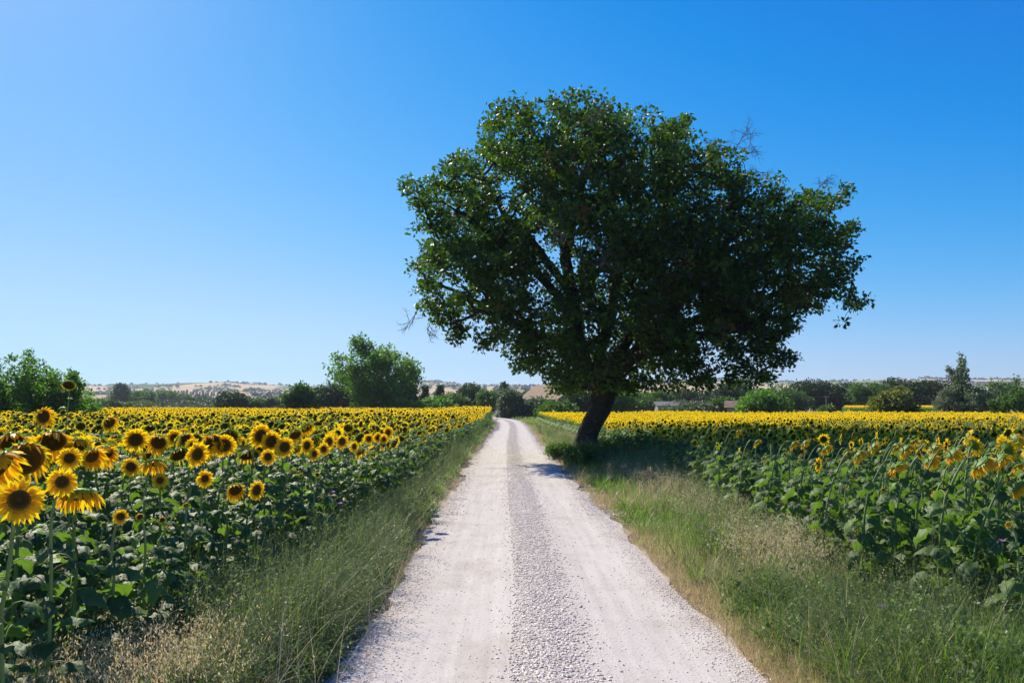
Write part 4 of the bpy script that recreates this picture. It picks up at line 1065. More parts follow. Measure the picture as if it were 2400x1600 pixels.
# row of cypresses on the far slope
proto = None
for i, px in enumerate(np.linspace(412, 522, 17)):
    D = 1150.0; q = at(px + random.uniform(-2, 2), 924, D); hz = float(hill_h(np.array([q[0]]), np.array([D]))[0])
    if proto is None:
        proto = empty('cypress_tree'); rr2 = np.random.default_rng(4)
        zz = rr2.random(160); ra = 1.5 * np.sin(np.clip(zz * 0.95 + 0.04, 0, 1) * PI) ** 0.6 * rr2.random(160) ** 0.4; th = rr2.random(160) * 6.28
        A = np.stack([ra * np.cos(th), ra * np.sin(th), 1 + zz * 12], -1)
        Wv, F2, T = scatter_leaves(A, 0.6, 8, 0.9, rr2); mbx = MB(); mbx.add(Wv, F2, 0, T)
        V, Fc = tube([[0, 0, -1], [0, 0, 5]], [0.3, 0.2], 6); mbt = MB(); mbt.add(V, Fc, 0)
        cm = mbx.mesh('crown', M['dark_leaf'], False); tm = mbt.mesh('trunk', M['bark'])
        t = proto
    else: t = empty('cypress_tree')
    t.location = (q[0], D, hz); s_ = random.uniform(0.75, 1.15); t.scale = (s_, s_, s_)
    tag(t, 'tiny dark cypress in the row across the distant slope', 'tree', 'row of cypresses on the distant slope')
    link('trunk', tm, t); link('crown', cm, t)

# ------------------------------------------------------------------ buildings
def box(mb, c, s, mat=0, R=None):
    c = np.array(c, float); s = np.array(s, float) / 2
    V = np.array([[x, y, z] for z in (-1, 1) for y in (-1, 1) for x in (-1, 1)], float) * s + c
    Fc = np.array([[0, 2, 3, 1], [4, 5, 7, 6], [0, 1, 5, 4], [2, 6, 7, 3], [0, 4, 6, 2], [1, 3, 7, 5]])
    mb.add(V, Fc, mat); return mb
def tile_mat(name, c1, c2):
    m, nt, out = new_mat(name); p = N(nt, 'ShaderNodeBsdfPrincipled'); p.inputs['Roughness'].default_value = 0.9
    vec = N(nt, 'ShaderNodeTexCoord').outputs['Object']
    nt.links.new(ramp(nt, noise(nt, 3.5, 5, 0.75, vec), [(0.35, c1), (0.65, c2)]), p.inputs['Base Color'])
    wv = N(nt, 'ShaderNodeTexWave'); wv.inputs['Scale'].default_value = 1.4; nt.links.new(vec, wv.inputs['Vector'])
    b = N(nt, 'ShaderNodeBump'); b.inputs['Strength'].default_value = 0.6; b.inputs['Distance'].default_value = 0.1
    nt.links.new(wv.outputs['Fac'], b.inputs['Height']); nt.links.new(b.outputs[0], p.inputs['Normal']); nt.links.new(p.outputs[0], out.inputs[0]); return m
M['tile'] = tile_mat('old roof tiles', (0.20, 0.125, 0.07), (0.38, 0.27, 0.16))
M['tile_brown'] = tile_mat('brown roof tiles', (0.17, 0.10, 0.07), (0.26, 0.16, 0.11))
M['stonewall'] = plain('stone wall', (0.34, 0.27, 0.19), 0.95, 0.6, 3.0, (0.46, 0.38, 0.27))
M['ochre'] = plain('ochre plaster', (0.48, 0.31, 0.10), 0.9, 0.2, 2.0, (0.54, 0.36, 0.13))
M['whitewall'] = plain('pale plaster', (0.62, 0.58, 0.52), 0.9, 0.1, 2.0, (0.7, 0.66, 0.6))
M['shedroof'] = plain('grey sheet roof', (0.12, 0.115, 0.11), 0.9, 0.1, 2.0, (0.17, 0.165, 0.16))
M['glass'] = plain('dark window', (0.03, 0.035, 0.04), 0.2, spec=0.6)
M['wood'] = plain('weathered wood', (0.20, 0.16, 0.12), 0.9, 0.4, 8.0, (0.30, 0.25, 0.19))
M['door'] = plain('brown door', (0.16, 0.07, 0.04), 0.7)
M['frame'] = plain('window frame', (0.45, 0.42, 0.38), 0.7)

def house(name, label, loc, rz, w, d, eave, ridge, wall, roof, wins, chimney=None, door=None, cat='house'):
    """gable ends face -Y / +Y, long walls face -X / +X; wins: (side, along, z, w, h)"""
    t = empty(name, loc, rz); tag(t, label, cat)
    V = np.array([[-w/2, -d/2, -0.3], [w/2, -d/2, -0.3], [w/2, -d/2, eave], [0, -d/2, ridge], [-w/2, -d/2, eave],
                  [-w/2, d/2, -0.3], [w/2, d/2, -0.3], [w/2, d/2, eave], [0, d/2, ridge], [-w/2, d/2, eave]])
    mb = MB(); mb.add(V, [[0, 5, 9, 4], [1, 2, 7, 6]], 0); mb.add(V, [[0, 1, 2, 3, 4]], 0); mb.add(V, [[5, 9, 8, 7, 6]], 0)
    link('wall', mb.mesh('wall', wall if name != 'grey_shed' else M['wood'], False), t)
    mb = MB(); ov = 0.45; th = 0.16; sl = (ridge - eave) / (w / 2)
    for s in (-1, 1):
        e = np.array([[0, ridge + 0.02], [s * (w/2 + ov), eave - sl * ov + 0.02]]); up = np.array([[0, ridge + th], [s * (w/2 + ov), eave - sl * ov + th]])
        P = [[q[0], y, q[1]] for y in (-d/2 - ov, d/2 + ov) for q in (e[0], e[1], up[1], up[0])]
        mb.add(P, [[0, 1, 2, 3], [7, 6, 5, 4], [3, 2, 6, 7], [0, 4, 5, 1], [1, 5, 6, 2]], 0)
    rf = link('roof', mb.mesh('roof', roof, False), t)
    if chimney:
        mb = MB(); cx, cy, h = chimney; zc = ridge - abs(cx) * sl
        box(mb, (cx, cy, zc + h / 2 - 0.2), (0.7, 0.7, h)); box(mb, (cx, cy, zc + h - 0.1), (0.9, 0.9, 0.18)); link('chimney', mb.mesh('chimney', wall, False), rf)
    for (sd, al, z, ww, hh) in wins:
        mb = MB(); mf = MB(); f = 0.09
        if sd in ('-x', '+x'):
            s = -1 if sd == '-x' else 1; x = s * (w / 2 + 0.02)
            box(mb, (x, al, z), (0.03, ww - 2 * f, hh - 2 * f)); cx, fx = x, (x + s * 0.02)
            for dz in (-1, 1): box(mf, (fx, al, z + dz * (hh - f) / 2), (0.07, ww, f))
            for dy in (-1, 1): box(mf, (fx, al + dy * (ww - f) / 2, z), (0.06, f, hh - 2 * f))
        else:
            y = -d / 2 - 0.02; box(mb, (al, y, z), (ww - 2 * f, 0.03, hh - 2 * f))
            for dz in (-1, 1): box(mf, (al, y - 0.02, z + dz * (hh - f) / 2), (ww, 0.07, f))
            for dx in (-1, 1): box(mf, (al + dx * (ww - f) / 2, y - 0.02, z), (f, 0.06, hh - 2 * f))
        wf = link('window', mf.mesh('window', M['frame'], False), t); link('pane', mb.mesh('pane', M['glass'], False), wf)
    if door:
        sd, al, ww, hh = door; mb = MB()
        if sd == '-x': box(mb, (-w/2 - 0.03, al, hh/2), (0.06, ww, hh))
        else: box(mb, (al, -d/2 - 0.03, hh/2), (ww, 0.06, hh))
        link('door', mb.mesh('door', M['door'], False), t)
    return t
q = at(1268, 955, 142)
house('stone_farmhouse', 'old stone farmhouse with a tiled roof and chimney at the end of the road', (q[0] + 3.0, 148, 0), R_(40), 8.5, 10.5, 3.1, 5.7, M['stonewall'], M['tile'],
      [('-x', -2.6, 2.3, 0.9, 1.1), ('-x', 0.4, 2.3, 0.9, 1.1), ('-y', 2.0, 2.2, 0.9, 1.1)], chimney=(-0.6, -1.0, 1.2), door=('-x', 2.6, 1.1, 2.1))
q = at(421, 955, 420)
house('yellow_farmhouse', 'low ochre farmhouse with a brown roof showing just above the sunflowers', (q[0], 426, 0), R_(8), 17.0, 13.0, 2.6, 4.4, M['ochre'], M['tile_brown'],
      [('-y', 0.6, 2.9, 1.4, 1.5), ('-y', -5.0, 1.5, 1.2, 1.1), ('-y', 5.0, 1.5, 1.2, 1.1)])
q = at(505, 955, 480)
house('pale_farmhouse', 'small pale farmhouse roof beside the round dark evergreen', (q[0], 486, 0), R_(80), 7.0, 16.0, 2.2, 3.4, M['whitewall'], M['tile'], [('-x', -4, 1.3, 1.1, 1.1)], chimney=(-0.5, 3.0, 1.3))
q = at(1592, 955, 150)
house('grey_shed', 'low shed with a pale grey sheet roof seen below the oak branches', (q[0], 155, 0), R_(86), 6.0, 7.0, 1.75, 2.5, M['wood'], M['shedroof'], [('-x', 0, 1.5, 1.0, 0.8)], cat='shed')
q = at(1722, 955, 120)
house('brick_hut', 'small tumbledown hut with rough tiles beside the bright round tree', (q[0] + 0.6, 122, 0), R_(70), 2.2, 2.2, 1.7, 2.45, M['stonewall'], M['tile'], [('-x', 0, 1.1, 0.5, 0.5)], cat='hut')
q = at(1980, 902, 1700)
hz = float(hill_h(np.array([q[0]]), np.array([1700.0]))[0])
house('hill_house', 'tiny white house on the distant ridge behind the trees', (q[0], 1700, hz), R_(20), 11, 9, 6, 8, M['whitewall'], M['tile'], [('-y', 0, 3, 1.4, 1.4)])
q = at(612, 922, 1500)
hz = float(hill_h(np.array([q[0]]), np.array([1500.0]))[0])
house('hill_farm', 'tiny pale farm on the distant slope above the low olive trees', (q[0], 1500, hz), R_(30), 13, 9, 5, 7, M['whitewall'], M['tile'], [('-y', 0, 3, 1.4, 1.4)])

# poles and power line
def pole(px, ptop, D, label):
    q = at(px, ptop, D); t = empty('utility_pole', (q[0], D, 0)); tag(t, label, 'pole', None)
    mb = MB(); V, Fc = tube([[0, 0, -0.3], [0.01, 0, q[2] * 0.5], [0, 0, q[2]]], [0.12, 0.10, 0.08], 8); mb.add(V, Fc, 0)
    link('post', mb.mesh('post', M['wood']), t)
    mb = MB(); box(mb, (0, -0.1, q[2] - 0.25), (0.8, 0.07, 0.07)); link('crossbar', mb.mesh('crossbar', M['wood'], False), t)
    for dx in (-0.35, 0.35):
        mb = MB(); V, Fc = tube([[dx, -0.1, q[2] - 0.2], [dx, -0.1, q[2] - 0.06]], [0.04, 0.03], 6); mb.add(V, Fc, 0); link('insulator', mb.mesh('insulator', M['frame']), t)
    return q
a_ = pole(1936, 927, 125, 'weathered wooden pole carrying wires before the dark trees')
b_ = pole(1690, 926, 138, 'thin pole in the shade of the trees beyond the low olives')
c_ = pole(2345, 913, 128, 'pole hidden among the trees beyond the spire tree')
e_ = pole(460, 938, 400, 'pole beside the yellow farmhouse')
for i, (p0, p1) in enumerate(((b_, a_), (a_, c_))):
    mb = MB()
    for dx in (-0.35,):
        t = np.linspace(0, 1, 24)[:, None]; P = (p0 + [dx, -0.1, -0.06]) * (1 - t) + (p1 + [dx, -0.1, -0.06]) * t; P[:, 2] -= 0.55 * (1 - (2 * t[:, 0] - 1) ** 2)
        V, Fc = tube(P, 0.008, 4); mb.add(V, Fc, 0)
    tag(link('power_line', mb.mesh('power_line', M['shedroof'])), ['thin wire between the shaded thin pole and the weathered pole', 'thin wire running from the weathered pole to the spire tree'][i], 'wires')

# pale blue car under the olive at the bend
def car():
    q = at(1182, 962, 122); t = empty('parked_car', (q[0], 122, 0.02), R_(70)); tag(t, 'light blue car half hidden under the olive tree at the road bend', 'car')
    paint = plain('blue paint', (0.28, 0.42, 0.56), 0.3, spec=0.5); tyre = plain('tyre', (0.02, 0.02, 0.02), 0.8)
    prof = np.array([[-1.9, 0.3], [-1.95, 0.75], [-1.6, 0.9], [-1.0, 1.38], [0.5, 1.42], [1.1, 0.98], [1.9, 0.85], [1.98, 0.35]])
    P = np.array([[x, s * (0.8 if z < 1 else 0.65), z] for s in (-1, 1) for x, z in prof]); k = len(prof)
    i = np.arange(k); j = (i + 1) % k; mb = MB(); mb.add(P, np.stack([i, j, j + k, i + k], -1), 0); mb.add(P, [list(range(k))[::-1]], 0); mb.add(P, [list(range(k, 2 * k))], 0)
    link('body', mb.mesh('body', paint, False), t)
    for s in (-1, 1):
        mb = MB(); mb.add([[-1.15, s * 0.79, 0.97], [0.85, s * 0.79, 1.0], [0.45, s * 0.68, 1.36], [-0.85, s * 0.68, 1.34]], [[0, 1, 2, 3]], 0); link('window', mb.mesh('window', M['glass'], False), t)
        for x in (-1.2, 1.25):
            th = np.linspace(0, 2 * PI, 17)[:-1]; mb = MB()
            V = np.concatenate([np.stack([x + 0.31 * np.cos(th), np.full(16, s * y_), 0.31 + 0.31 * np.sin(th)], -1) for y_ in (0.62, 0.84)])
            i = np.arange(16); j = (i + 1) % 16; mb.add(V, np.stack([i, j, j + 16, i + 16], -1), 0); mb.add(V, [list(range(16))], 0); mb.add(V, [list(range(16, 32))], 0)
            link('wheel', mb.mesh('wheel', tyre), t)
car()

# ------------------------------------------------------------------ verge vegetation
def blades(x, y, h, w, lean, az, curve, tint, z0=None, nseg=3):
    """curved grass blades, all arrays of the same length"""
    n = len(x); t = np.linspace(0, 1, nseg + 1)
    dx, dy = np.cos(az), np.sin(az)
    ang = lean[:, None] + curve[:, None] * t[None] ** 1.3          # angle from vertical
    seg = h[:, None] / nseg
    ax = np.concatenate([np.zeros((n, 1)), np.cumsum(np.sin(ang[:, 1:]) * seg, 1)], 1); azz = np.concatenate([np.zeros((n, 1)), np.cumsum(np.cos(ang[:, 1:]) * seg, 1)], 1)
    azz = np.maximum(azz, 0.004)
    wd = w[:, None] * np.interp(t, [0, 0.5, 1], [1, 0.8, 0.08])[None]
    sx, sy = -dy, dx
    zb = ground_z(x, y) if z0 is None else z0
    V = np.zeros((n, nseg + 1, 2, 3))
    for s, sg in ((0, -0.5), (1, 0.5)):
        V[:, :, s, 0] = x[:, None] + dx[:, None] * ax + sx[:, None] * wd * sg
        V[:, :, s, 1] = y[:, None] + dy[:, None] * ax + sy[:, None] * wd * sg
        V[:, :, s, 2] = zb[:, None] + azz
    b = np.arange(nseg) * 2; base = np.stack([b, b + 1, b + 3, b + 2], -1)
    Fc = (base[None] + (np.arange(n) * (nseg + 1) * 2)[:, None, None]).reshape(-1, 4)
    top = V[:, -1].mean(1)
    return V.reshape(-1, 3), Fc, np.repeat(tint, nseg), top, np.stack([np.sin(ang[:, -1]) * dx, np.sin(ang[:, -1]) * dy, np.cos(ang[:, -1])], -1)

def ysample(n, y0, y1, r, pw=2.0):
    """more of them near the camera"""
    u = r.random(n); a, b = y0 ** (1 - pw), y1 ** (1 - pw)
    return (a + u * (b - a)) ** (1 / (1 - pw))
r = np.random.default_rng(202)
mb = MB()
def verge_x(side, y, r, n, o0=-0.05, o1=None, pw=1.0):
    if side < 0: e0 = road_l(y) - o0; e1 = edge_left(y) - 0.7
    else: e0 = road_r(y) + o0; e1 = edge_right(y) + 0.6
    return e0 + (e1 - e0) * r.random(n) ** pw
# green grass
for side, n, seed in ((-1, 95000, 1), (1, 150000, 2)):
    nt_ = n // 9
    y = ysample(nt_, 4.0, 112, r, 1.6); x = verge_x(side, y, r, nt_, 0.06)
    th_ = np.repeat(r.uniform(0.55, 1.45, nt_), 9); tt_ = np.repeat(r.normal(0, 0.16, nt_), 9); tz_ = np.repeat(r.random(nt_) * 6.28, 9)
    n = nt_ * 9; sp_t = (0.03 + 0.0015 * np.repeat(y, 9)); y = np.repeat(y, 9) + r.normal(0, 1, n) * sp_t; x = np.repeat(x, 9) + r.normal(0, 1, n) * sp_t
    far = 1 + np.clip(y - 12, 0, 60) * 0.045
    dist = np.abs(x - (road_l(y) if side < 0 else road_r(y)))
    patch = n2(x, y, 0.9, 300 + seed); keep = (r.random(n) < np.clip(dist / (0.45 if side < 0 else 0.9), 0.2, 1)) & (patch > 0.12)
    h = r.uniform(0.10, 0.30, n) * np.interp(dist, [0, 0.3, 1.0, 3], [0.35, 0.7, 1.15, 1.3]) * (0.35 + 1.4 * n2(x, y, 0.55, 310)) * th_
    w = r.uniform(0.0035, 0.010, n) * far
    dry = np.clip(1.15 - dist * 1.5, 0, 0.8) * 0.8 + (n2(x, y, 0.7, 320 + seed) - 0.5) * 0.9
    tint = np.clip(r.normal(0.38, 0.15, n) + tt_ + (n2(x, y, 1.6, 327) - 0.5) * 0.4 + np.where(r.random(n) < np.clip(dry, 0, 1), 0.5, 0), 0, 1)
    V, Fc, t, _, _ = blades(x[keep], y[keep], h[keep], w[keep], r.uniform(0, 0.5, n)[keep], (tz_ + r.normal(0, 0.9, n))[keep], r.uniform(0.2, 1.5, n)[keep], tint[keep])
    mb.add(V, Fc, 0, t)
tag(link('verge_grass', mb.mesh('verge_grass', M['grass'])), 'green grass of both road verges', 'grass', kind='stuff')
# coarse tussocks of broad blades
mbt = MB()
for side, nt_ in ((-1, 420), (1, 620)):
    y = ysample(nt_, 4.6, 60, r, 1.7); x = verge_x(side, y, r, nt_, 0.25)
    k = 34; sz = np.repeat(r.uniform(0.5, 1.35, nt_), k); hue = np.repeat(r.normal(0.42, 0.2, nt_), k); n = nt_ * k
    az = r.random(n) * 6.28; rad = np.abs(r.normal(0, 0.045, n)) * sz
    xx_ = np.repeat(x, k) + np.cos(az) * rad; yy_ = np.repeat(y, k) + np.sin(az) * rad
    far = 1 + np.clip(yy_ - 12, 0, 60) * 0.03
    V, Fc, t, _, _ = blades(xx_, yy_, r.uniform(0.22, 0.52, n) * sz, r.uniform(0.005, 0.011, n) * far, r.uniform(0.05, 0.75, n), az + r.normal(0, 0.4, n), r.uniform(0.3, 1.9, n), np.clip(hue + r.normal(0, 0.12, n), 0, 1), nseg=4)
    mbt.add(V, Fc, 0, t)
tag(link('grass_tussocks', mbt.mesh('grass_tussocks', M['grass'])), 'coarse grass tussocks growing through both verges', 'grass', kind='stuff')
# dry straw
mb = MB()
for side, n, seed in ((-1, 22000, 3), (1, 115000, 4)):
    y = ysample(n, 4.0, 100, r, 1.6); x = verge_x(side, y, r, n, 0.02, pw=1.5 if side > 0 else 2.2)
    dist = np.abs(x - (road_l(y) if side < 0 else road_r(y)))
    far = 1 + np.clip(y - 12, 0, 60) * 0.045
    keep = n2(x, y, 0.55, 330 + seed) > (0.34 if side > 0 else 0.46)
    keep &= ~((side > 0) & (y > 22) & (y < 33) & (x > 2.2))
    h = r.uniform(0.12, 0.42, n) * np.interp(dist, [0, 0.25, 0.8, 2], [0.35, 0.7, 1.0, 1.2])
    V, Fc, t, _, _ = blades(x[keep], y[keep], h[keep], (r.uniform(0.0024, 0.0052, n) * far)[keep], r.uniform(0.2, 1.2, n)[keep], (r.normal(PI if side > 0 else 0.3, 1.3, n))[keep], r.uniform(-0.2, 1.0, n)[keep], np.clip(r.normal(0.5, 0.25, n), 0, 1)[keep])
    mb.add(V, Fc, 0, t)
for px, py, sx, sy, n in ((2150, 1600, 0.45, 0.35, 60), (2000, 1500, 0.4, 0.5, 60), (1900, 1380, 0.35, 0.8, 70), (1560, 1180, 0.3, 1.6, 160), (1480, 1130, 0.3, 2.0, 160), (860, 1450, 0.1, 0.6, 24), (920, 1300, 0.12, 0.8, 30), (600, 1640, 0.3, 0.2, 60), (2300, 1560, 0.25, 0.4, 40)):
    Dz = CAMH * F / (py - 948); cz_ = at(px, py, Dz)
    x = r.normal(cz_[0], sx, n); y = r.normal(cz_[1], sy, n)
    V, Fc, t, _, _ = blades(x, y, r.uniform(0.4, 0.95, n), r.uniform(0.003, 0.0055, n), r.uniform(0.1, 0.9, n), r.normal(2.6, 1.2, n), r.uniform(0.1, 1.1, n), np.clip(r.normal(0.75, 0.2, n), 0, 1), nseg=6)
    mb.add(V, Fc, 0, t)
tag(link('dry_grass', mb.mesh('dry_grass', M['straw'])), 'bleached dry grass lying along the road edges', 'grass', kind='stuff')
# wild oats: thin stalks with hanging pale spikelets
def oats(cx, cy, sx, sy, n, hmin, hmax, r, mb):
    x = r.normal(cx, sx, n); y = r.normal(cy, sy, n)
    ok_ = (x < road_l(y) - 0.25) | (x > road_r(y) + 0.3); x, y = x[ok_], y[ok_]; n = len(x)
    h = r.uniform(hmin, hmax, n); az = r.normal(-0.3, 1.0, n)
    V, Fc, t, top, dr = blades(x, y, h, np.full(n, 0.0022), r.uniform(0.05, 0.35, n), az, r.uniform(0.3, 1.2, n), np.clip(r.normal(0.45, 0.2, n), 0, 1), nseg=5)
    mb.add(V, Fc, 0, t)
    k = 15; T = np.repeat(top, k, 0); H = np.repeat(h, k); d = np.repeat(dr, k, 0)
    u = r.random(n * k)
    P = T - d * (u * 0.30 * H)[:, None] + r.normal(0, 1, (n * k, 3)) * (0.018 + 0.035 * u)[:, None] - np.array([0, 0, 0.02])
    ax = unit(np.array([0, 0, -1.0]) + r.normal(0, 0.42, (n * k, 3)) + d * 0.3)
    fr_ = frames(ax, randdir(n * k, r)); s_ = r.uniform(0.020, 0.032, n * k)
    Mx = fr_ * s_[:, None, None]
    sp = np.array([[0, 0, 0], [0.13, 0.3, 0.04], [0.04, 1, 0], [0, 0.55, 0.0], [-0.04, 1.0, 0.0], [-0.13, 0.3, 0.04]], float)
    W, FF = inst(sp, np.array([[0, 1, 2, 3], [0, 3, 4, 5]]), Mx, P)
    mb.add(W, FF, 0, np.repeat(np.clip(r.normal(0.65, 0.2, n * k), 0, 1), 2))
mb = MB()
def zone(px, py): # ground point seen at a pixel
    D = CAMH * F / (py - 948); return at(px, py, D)[:2]
for px, py, sx, sy, n, h0, h1 in ((300, 1650, 0.28, 0.4, 400, 0.45, 0.75), (200, 1600, 0.25, 0.4, 200, 0.45, 0.75), (400, 1600, 0.15, 0.3, 150, 0.4, 0.65), (120, 1660, 0.3, 0.3, 120, 0.4, 0.7),
                                  (1530, 1150, 0.3, 1.0, 260, 0.5, 0.8), (1570, 1180, 0.4, 1.0, 220, 0.45, 0.75), (1640, 1235, 0.3, 0.7, 170, 0.5, 0.8), (1800, 1370, 0.22, 0.45, 200, 0.6, 0.85), (1730, 1300, 0.3, 0.6, 150, 0.5, 0.8),
                                  (1880, 1330, 0.3, 0.6, 90, 0.6, 0.85), (1310, 1022, 0.4, 8, 260, 0.5, 0.9), (1340, 1040, 0.25, 3, 120, 0.5, 0.8), (1480, 1120, 0.3, 1.5, 120, 0.4, 0.7)):
    c = zone(px, py); oats(c[0], c[1], sx * 1.1, sy * 1.1, int(n * (0.6 if px < 1000 else 0.8)), h0, h1, r, mb)
tag(link('wild_oats', mb.mesh('wild_oats', M['straw'])), 'dry wild oats with hanging pale spikelets', 'wild oats', kind='stuff')
# wiry grey-green weeds and leafy herbs
mb = MB()
def weeds(cx, cy, sx, sy, n, h0, h1, r, mb, bias=0.3, leafy=5, ls=0.020, wd=0.0038):
    nc = max(8, n // 14); ci = r.integers(0, nc, n)
    x = r.normal(cx, sx, nc)[ci] + r.normal(0, 0.05, n); y = r.normal(cy, sy, nc)[ci] + r.normal(0, 0.05, n)
    ok_ = (x < road_l(y) - 0.02) | (x > road_r(y) + 0.25); x, y, ci = x[ok_], y[ok_], ci[ok_]; n = len(x)
    chh = r.uniform(0.4, 1.35, nc)[ci]; cta = r.normal(0, 0.2, nc)[ci]; caz = r.normal(0, 0.9, nc)[ci]
    far = 1 + np.clip(y - 12, 0, 60) * 0.04
    h = r.uniform(h0, h1, n) * chh; az = r.normal(bias, 0.8, n) + caz
    lean = r.uniform(0.0, 0.8, n); cur = r.uniform(-0.3, 1.1, n)
    V, Fc, t, top, dr = blades(x, y, h, wd * far, lean, az, cur, np.clip(r.normal(0.65, 0.25, n) + cta, 0, 1), nseg=5)
    mb.add(V, Fc, 0, t)
    Vr = V.reshape(n, 6, 2, 3).mean(2)
    # side twigs
    k = 5; idx_ = np.repeat(np.arange(n), k); f = r.uniform(0.3, 0.98, n * k) * 5; i0 = np.minimum(f.astype(int), 4); fr_ = (f - i0)[:, None]
    P = Vr[idx_, i0] * (1 - fr_) + Vr[idx_, i0 + 1] * fr_
    d = unit(randdir(n * k, r) + np.array([0, 0, 0.7])); Lk = r.uniform(0.05, 0.16, n * k)[:, None]
    W, FF = prisms(P, P + d * Lk, 0.0011 * far[idx_], 0.0006 * far[idx_], 3); mb.add(W, FF, 0, 0.7)
    # leaflets
    k = leafy; idx_ = np.repeat(np.arange(n), k); f = r.uniform(0.02, 0.98, n * k) * 5; i0 = np.minimum(f.astype(int), 4); fr_ = (f - i0)[:, None]
    P = Vr[idx_, i0] * (1 - fr_) + Vr[idx_, i0 + 1] * fr_ + r.normal(0, 0.02, (n * k, 3))
    fr2 = frames(unit(randdir(n * k, r) + np.array([0, 0, 0.2])), randdir(n * k, r)); s_ = ls * r.uniform(0.6, 1.6, n * k) * (far[idx_] ** 0.8) * np.interp(f / 5, [0, 1], [1.6, 0.7])
    W, FF = inst(LEAF_V, LEAF_F, fr2 * s_[:, None, None], P); mb.add(W, FF, 0, np.clip(r.normal(0.3, 0.2, len(FF)) + cta[idx_], 0, 1))
for px, py, sx, sy, n, h0, h1 in ((640, 1540, 0.2, 0.4, 1300, 0.35, 0.66), (740, 1450, 0.18, 0.55, 1500, 0.4, 0.72), (800, 1350, 0.18, 0.9, 1600, 0.4, 0.74), (540, 1480, 0.25, 0.5, 1000, 0.4, 0.75), (680, 1360, 0.25, 0.9, 1300, 0.45, 0.85), (860, 1270, 0.18, 1.2, 1200, 0.4, 0.75),
                                  (560, 1620, 0.25, 0.3, 600, 0.25, 0.5), (420, 1640, 0.25, 0.3, 350, 0.25, 0.5),
                                  (900, 1260, 0.2, 1.6, 700, 0.3, 0.6), (830, 1240, 0.25, 1.6, 700, 0.4, 0.75), (960, 1170, 0.25, 3.5, 800, 0.35, 0.7), (1020, 1110, 0.3, 6, 800, 0.4, 0.8), (1070, 1050, 0.4, 12, 900, 0.5, 0.9), (1110, 1010, 0.4, 18, 900, 0.5, 1.0)):
    c = zone(px, py); weeds(c[0], c[1], sx, sy, n, h0, h1, r, mb)
for px, py, sx, sy, n, h0, h1 in ((520, 1600, 0.2, 0.4, 420, 0.2, 0.4), (640, 1480, 0.2, 0.5, 420, 0.2, 0.45), (760, 1560, 0.12, 0.3, 260, 0.1, 0.3), (800, 1380, 0.15, 0.7, 380, 0.2, 0.45), (930, 1230, 0.2, 1.5, 420, 0.2, 0.5),
                                  (440, 1440, 0.3, 0.5, 420, 0.35, 0.7), (600, 1330, 0.3, 0.8, 420, 0.4, 0.8), (250, 1500, 0.3, 0.5, 300, 0.3, 0.6)):
    c = zone(px, py); weeds(c[0], c[1], sx, sy, n, h0, h1, r, mb, leafy=16, ls=0.036, wd=0.004)
tag(link('wiry_weeds', mb.mesh('wiry_weeds', M['weed'])), 'tangled wiry grey green weeds spilling from the left field edge to the road', 'weeds', kind='stuff')
mb = MB()
for px, py, sx, sy, n, h0, h1 in ((2050, 1560, 0.45, 0.5, 800, 0.25, 0.6), (2250, 1580, 0.4, 0.6, 700, 0.3, 0.8), (2000, 1460, 0.45, 0.7, 700, 0.25, 0.6), (2200, 1470, 0.4, 0.5, 500, 0.3, 0.75), (1850, 1330, 0.5, 1.2, 800, 0.25, 0.65),
                                  (2320, 1500, 0.3, 0.8, 420, 0.5, 1.0), (2060, 1380, 0.3, 0.9, 500, 0.4, 1.0), (1900, 1300, 0.3, 1.2, 500, 0.4, 0.95), (1720, 1250, 0.4, 1.5, 600, 0.3, 0.8), (1640, 1180, 0.45, 2.0, 900, 0.35, 0.95),
                                  (1560, 1130, 0.5, 2.5, 1300, 0.4, 1.1), (1480, 1095, 0.6, 3.0, 1500, 0.4, 1.1), (1400, 1070, 0.7, 3.0, 1400, 0.4, 1.0), (1330, 1070, 0.5, 3.0, 900, 0.3, 0.8), (1300, 1030, 0.5, 10, 800, 0.3, 0.8)):
    c = zone(px, py); weeds(c[0], c[1], sx, sy, n, h0, h1, r, mb, bias=2.6)
for px, py, sx, sy, n, h0, h1 in ((2150, 1540, 0.4, 0.4, 420, 0.2, 0.45), (1960, 1420, 0.4, 0.6, 420, 0.2, 0.45), (1820, 1310, 0.4, 0.9, 420, 0.2, 0.5), (2300, 1600, 0.3, 0.4, 300, 0.3, 0.6), (1700, 1220, 0.4, 1.5, 420, 0.2, 0.5), (2250, 1440, 0.3, 0.5, 300, 0.4, 0.8)):
    c = zone(px, py); weeds(c[0], c[1], sx, sy, n, h0, h1, r, mb, bias=2.6, leafy=16, ls=0.036, wd=0.004)
tag(link('verge_herbs', mb.mesh('verge_herbs', M['weed'])), 'leafy green herbs of the right verge reaching into the oak shade', 'weeds', kind='stuff')

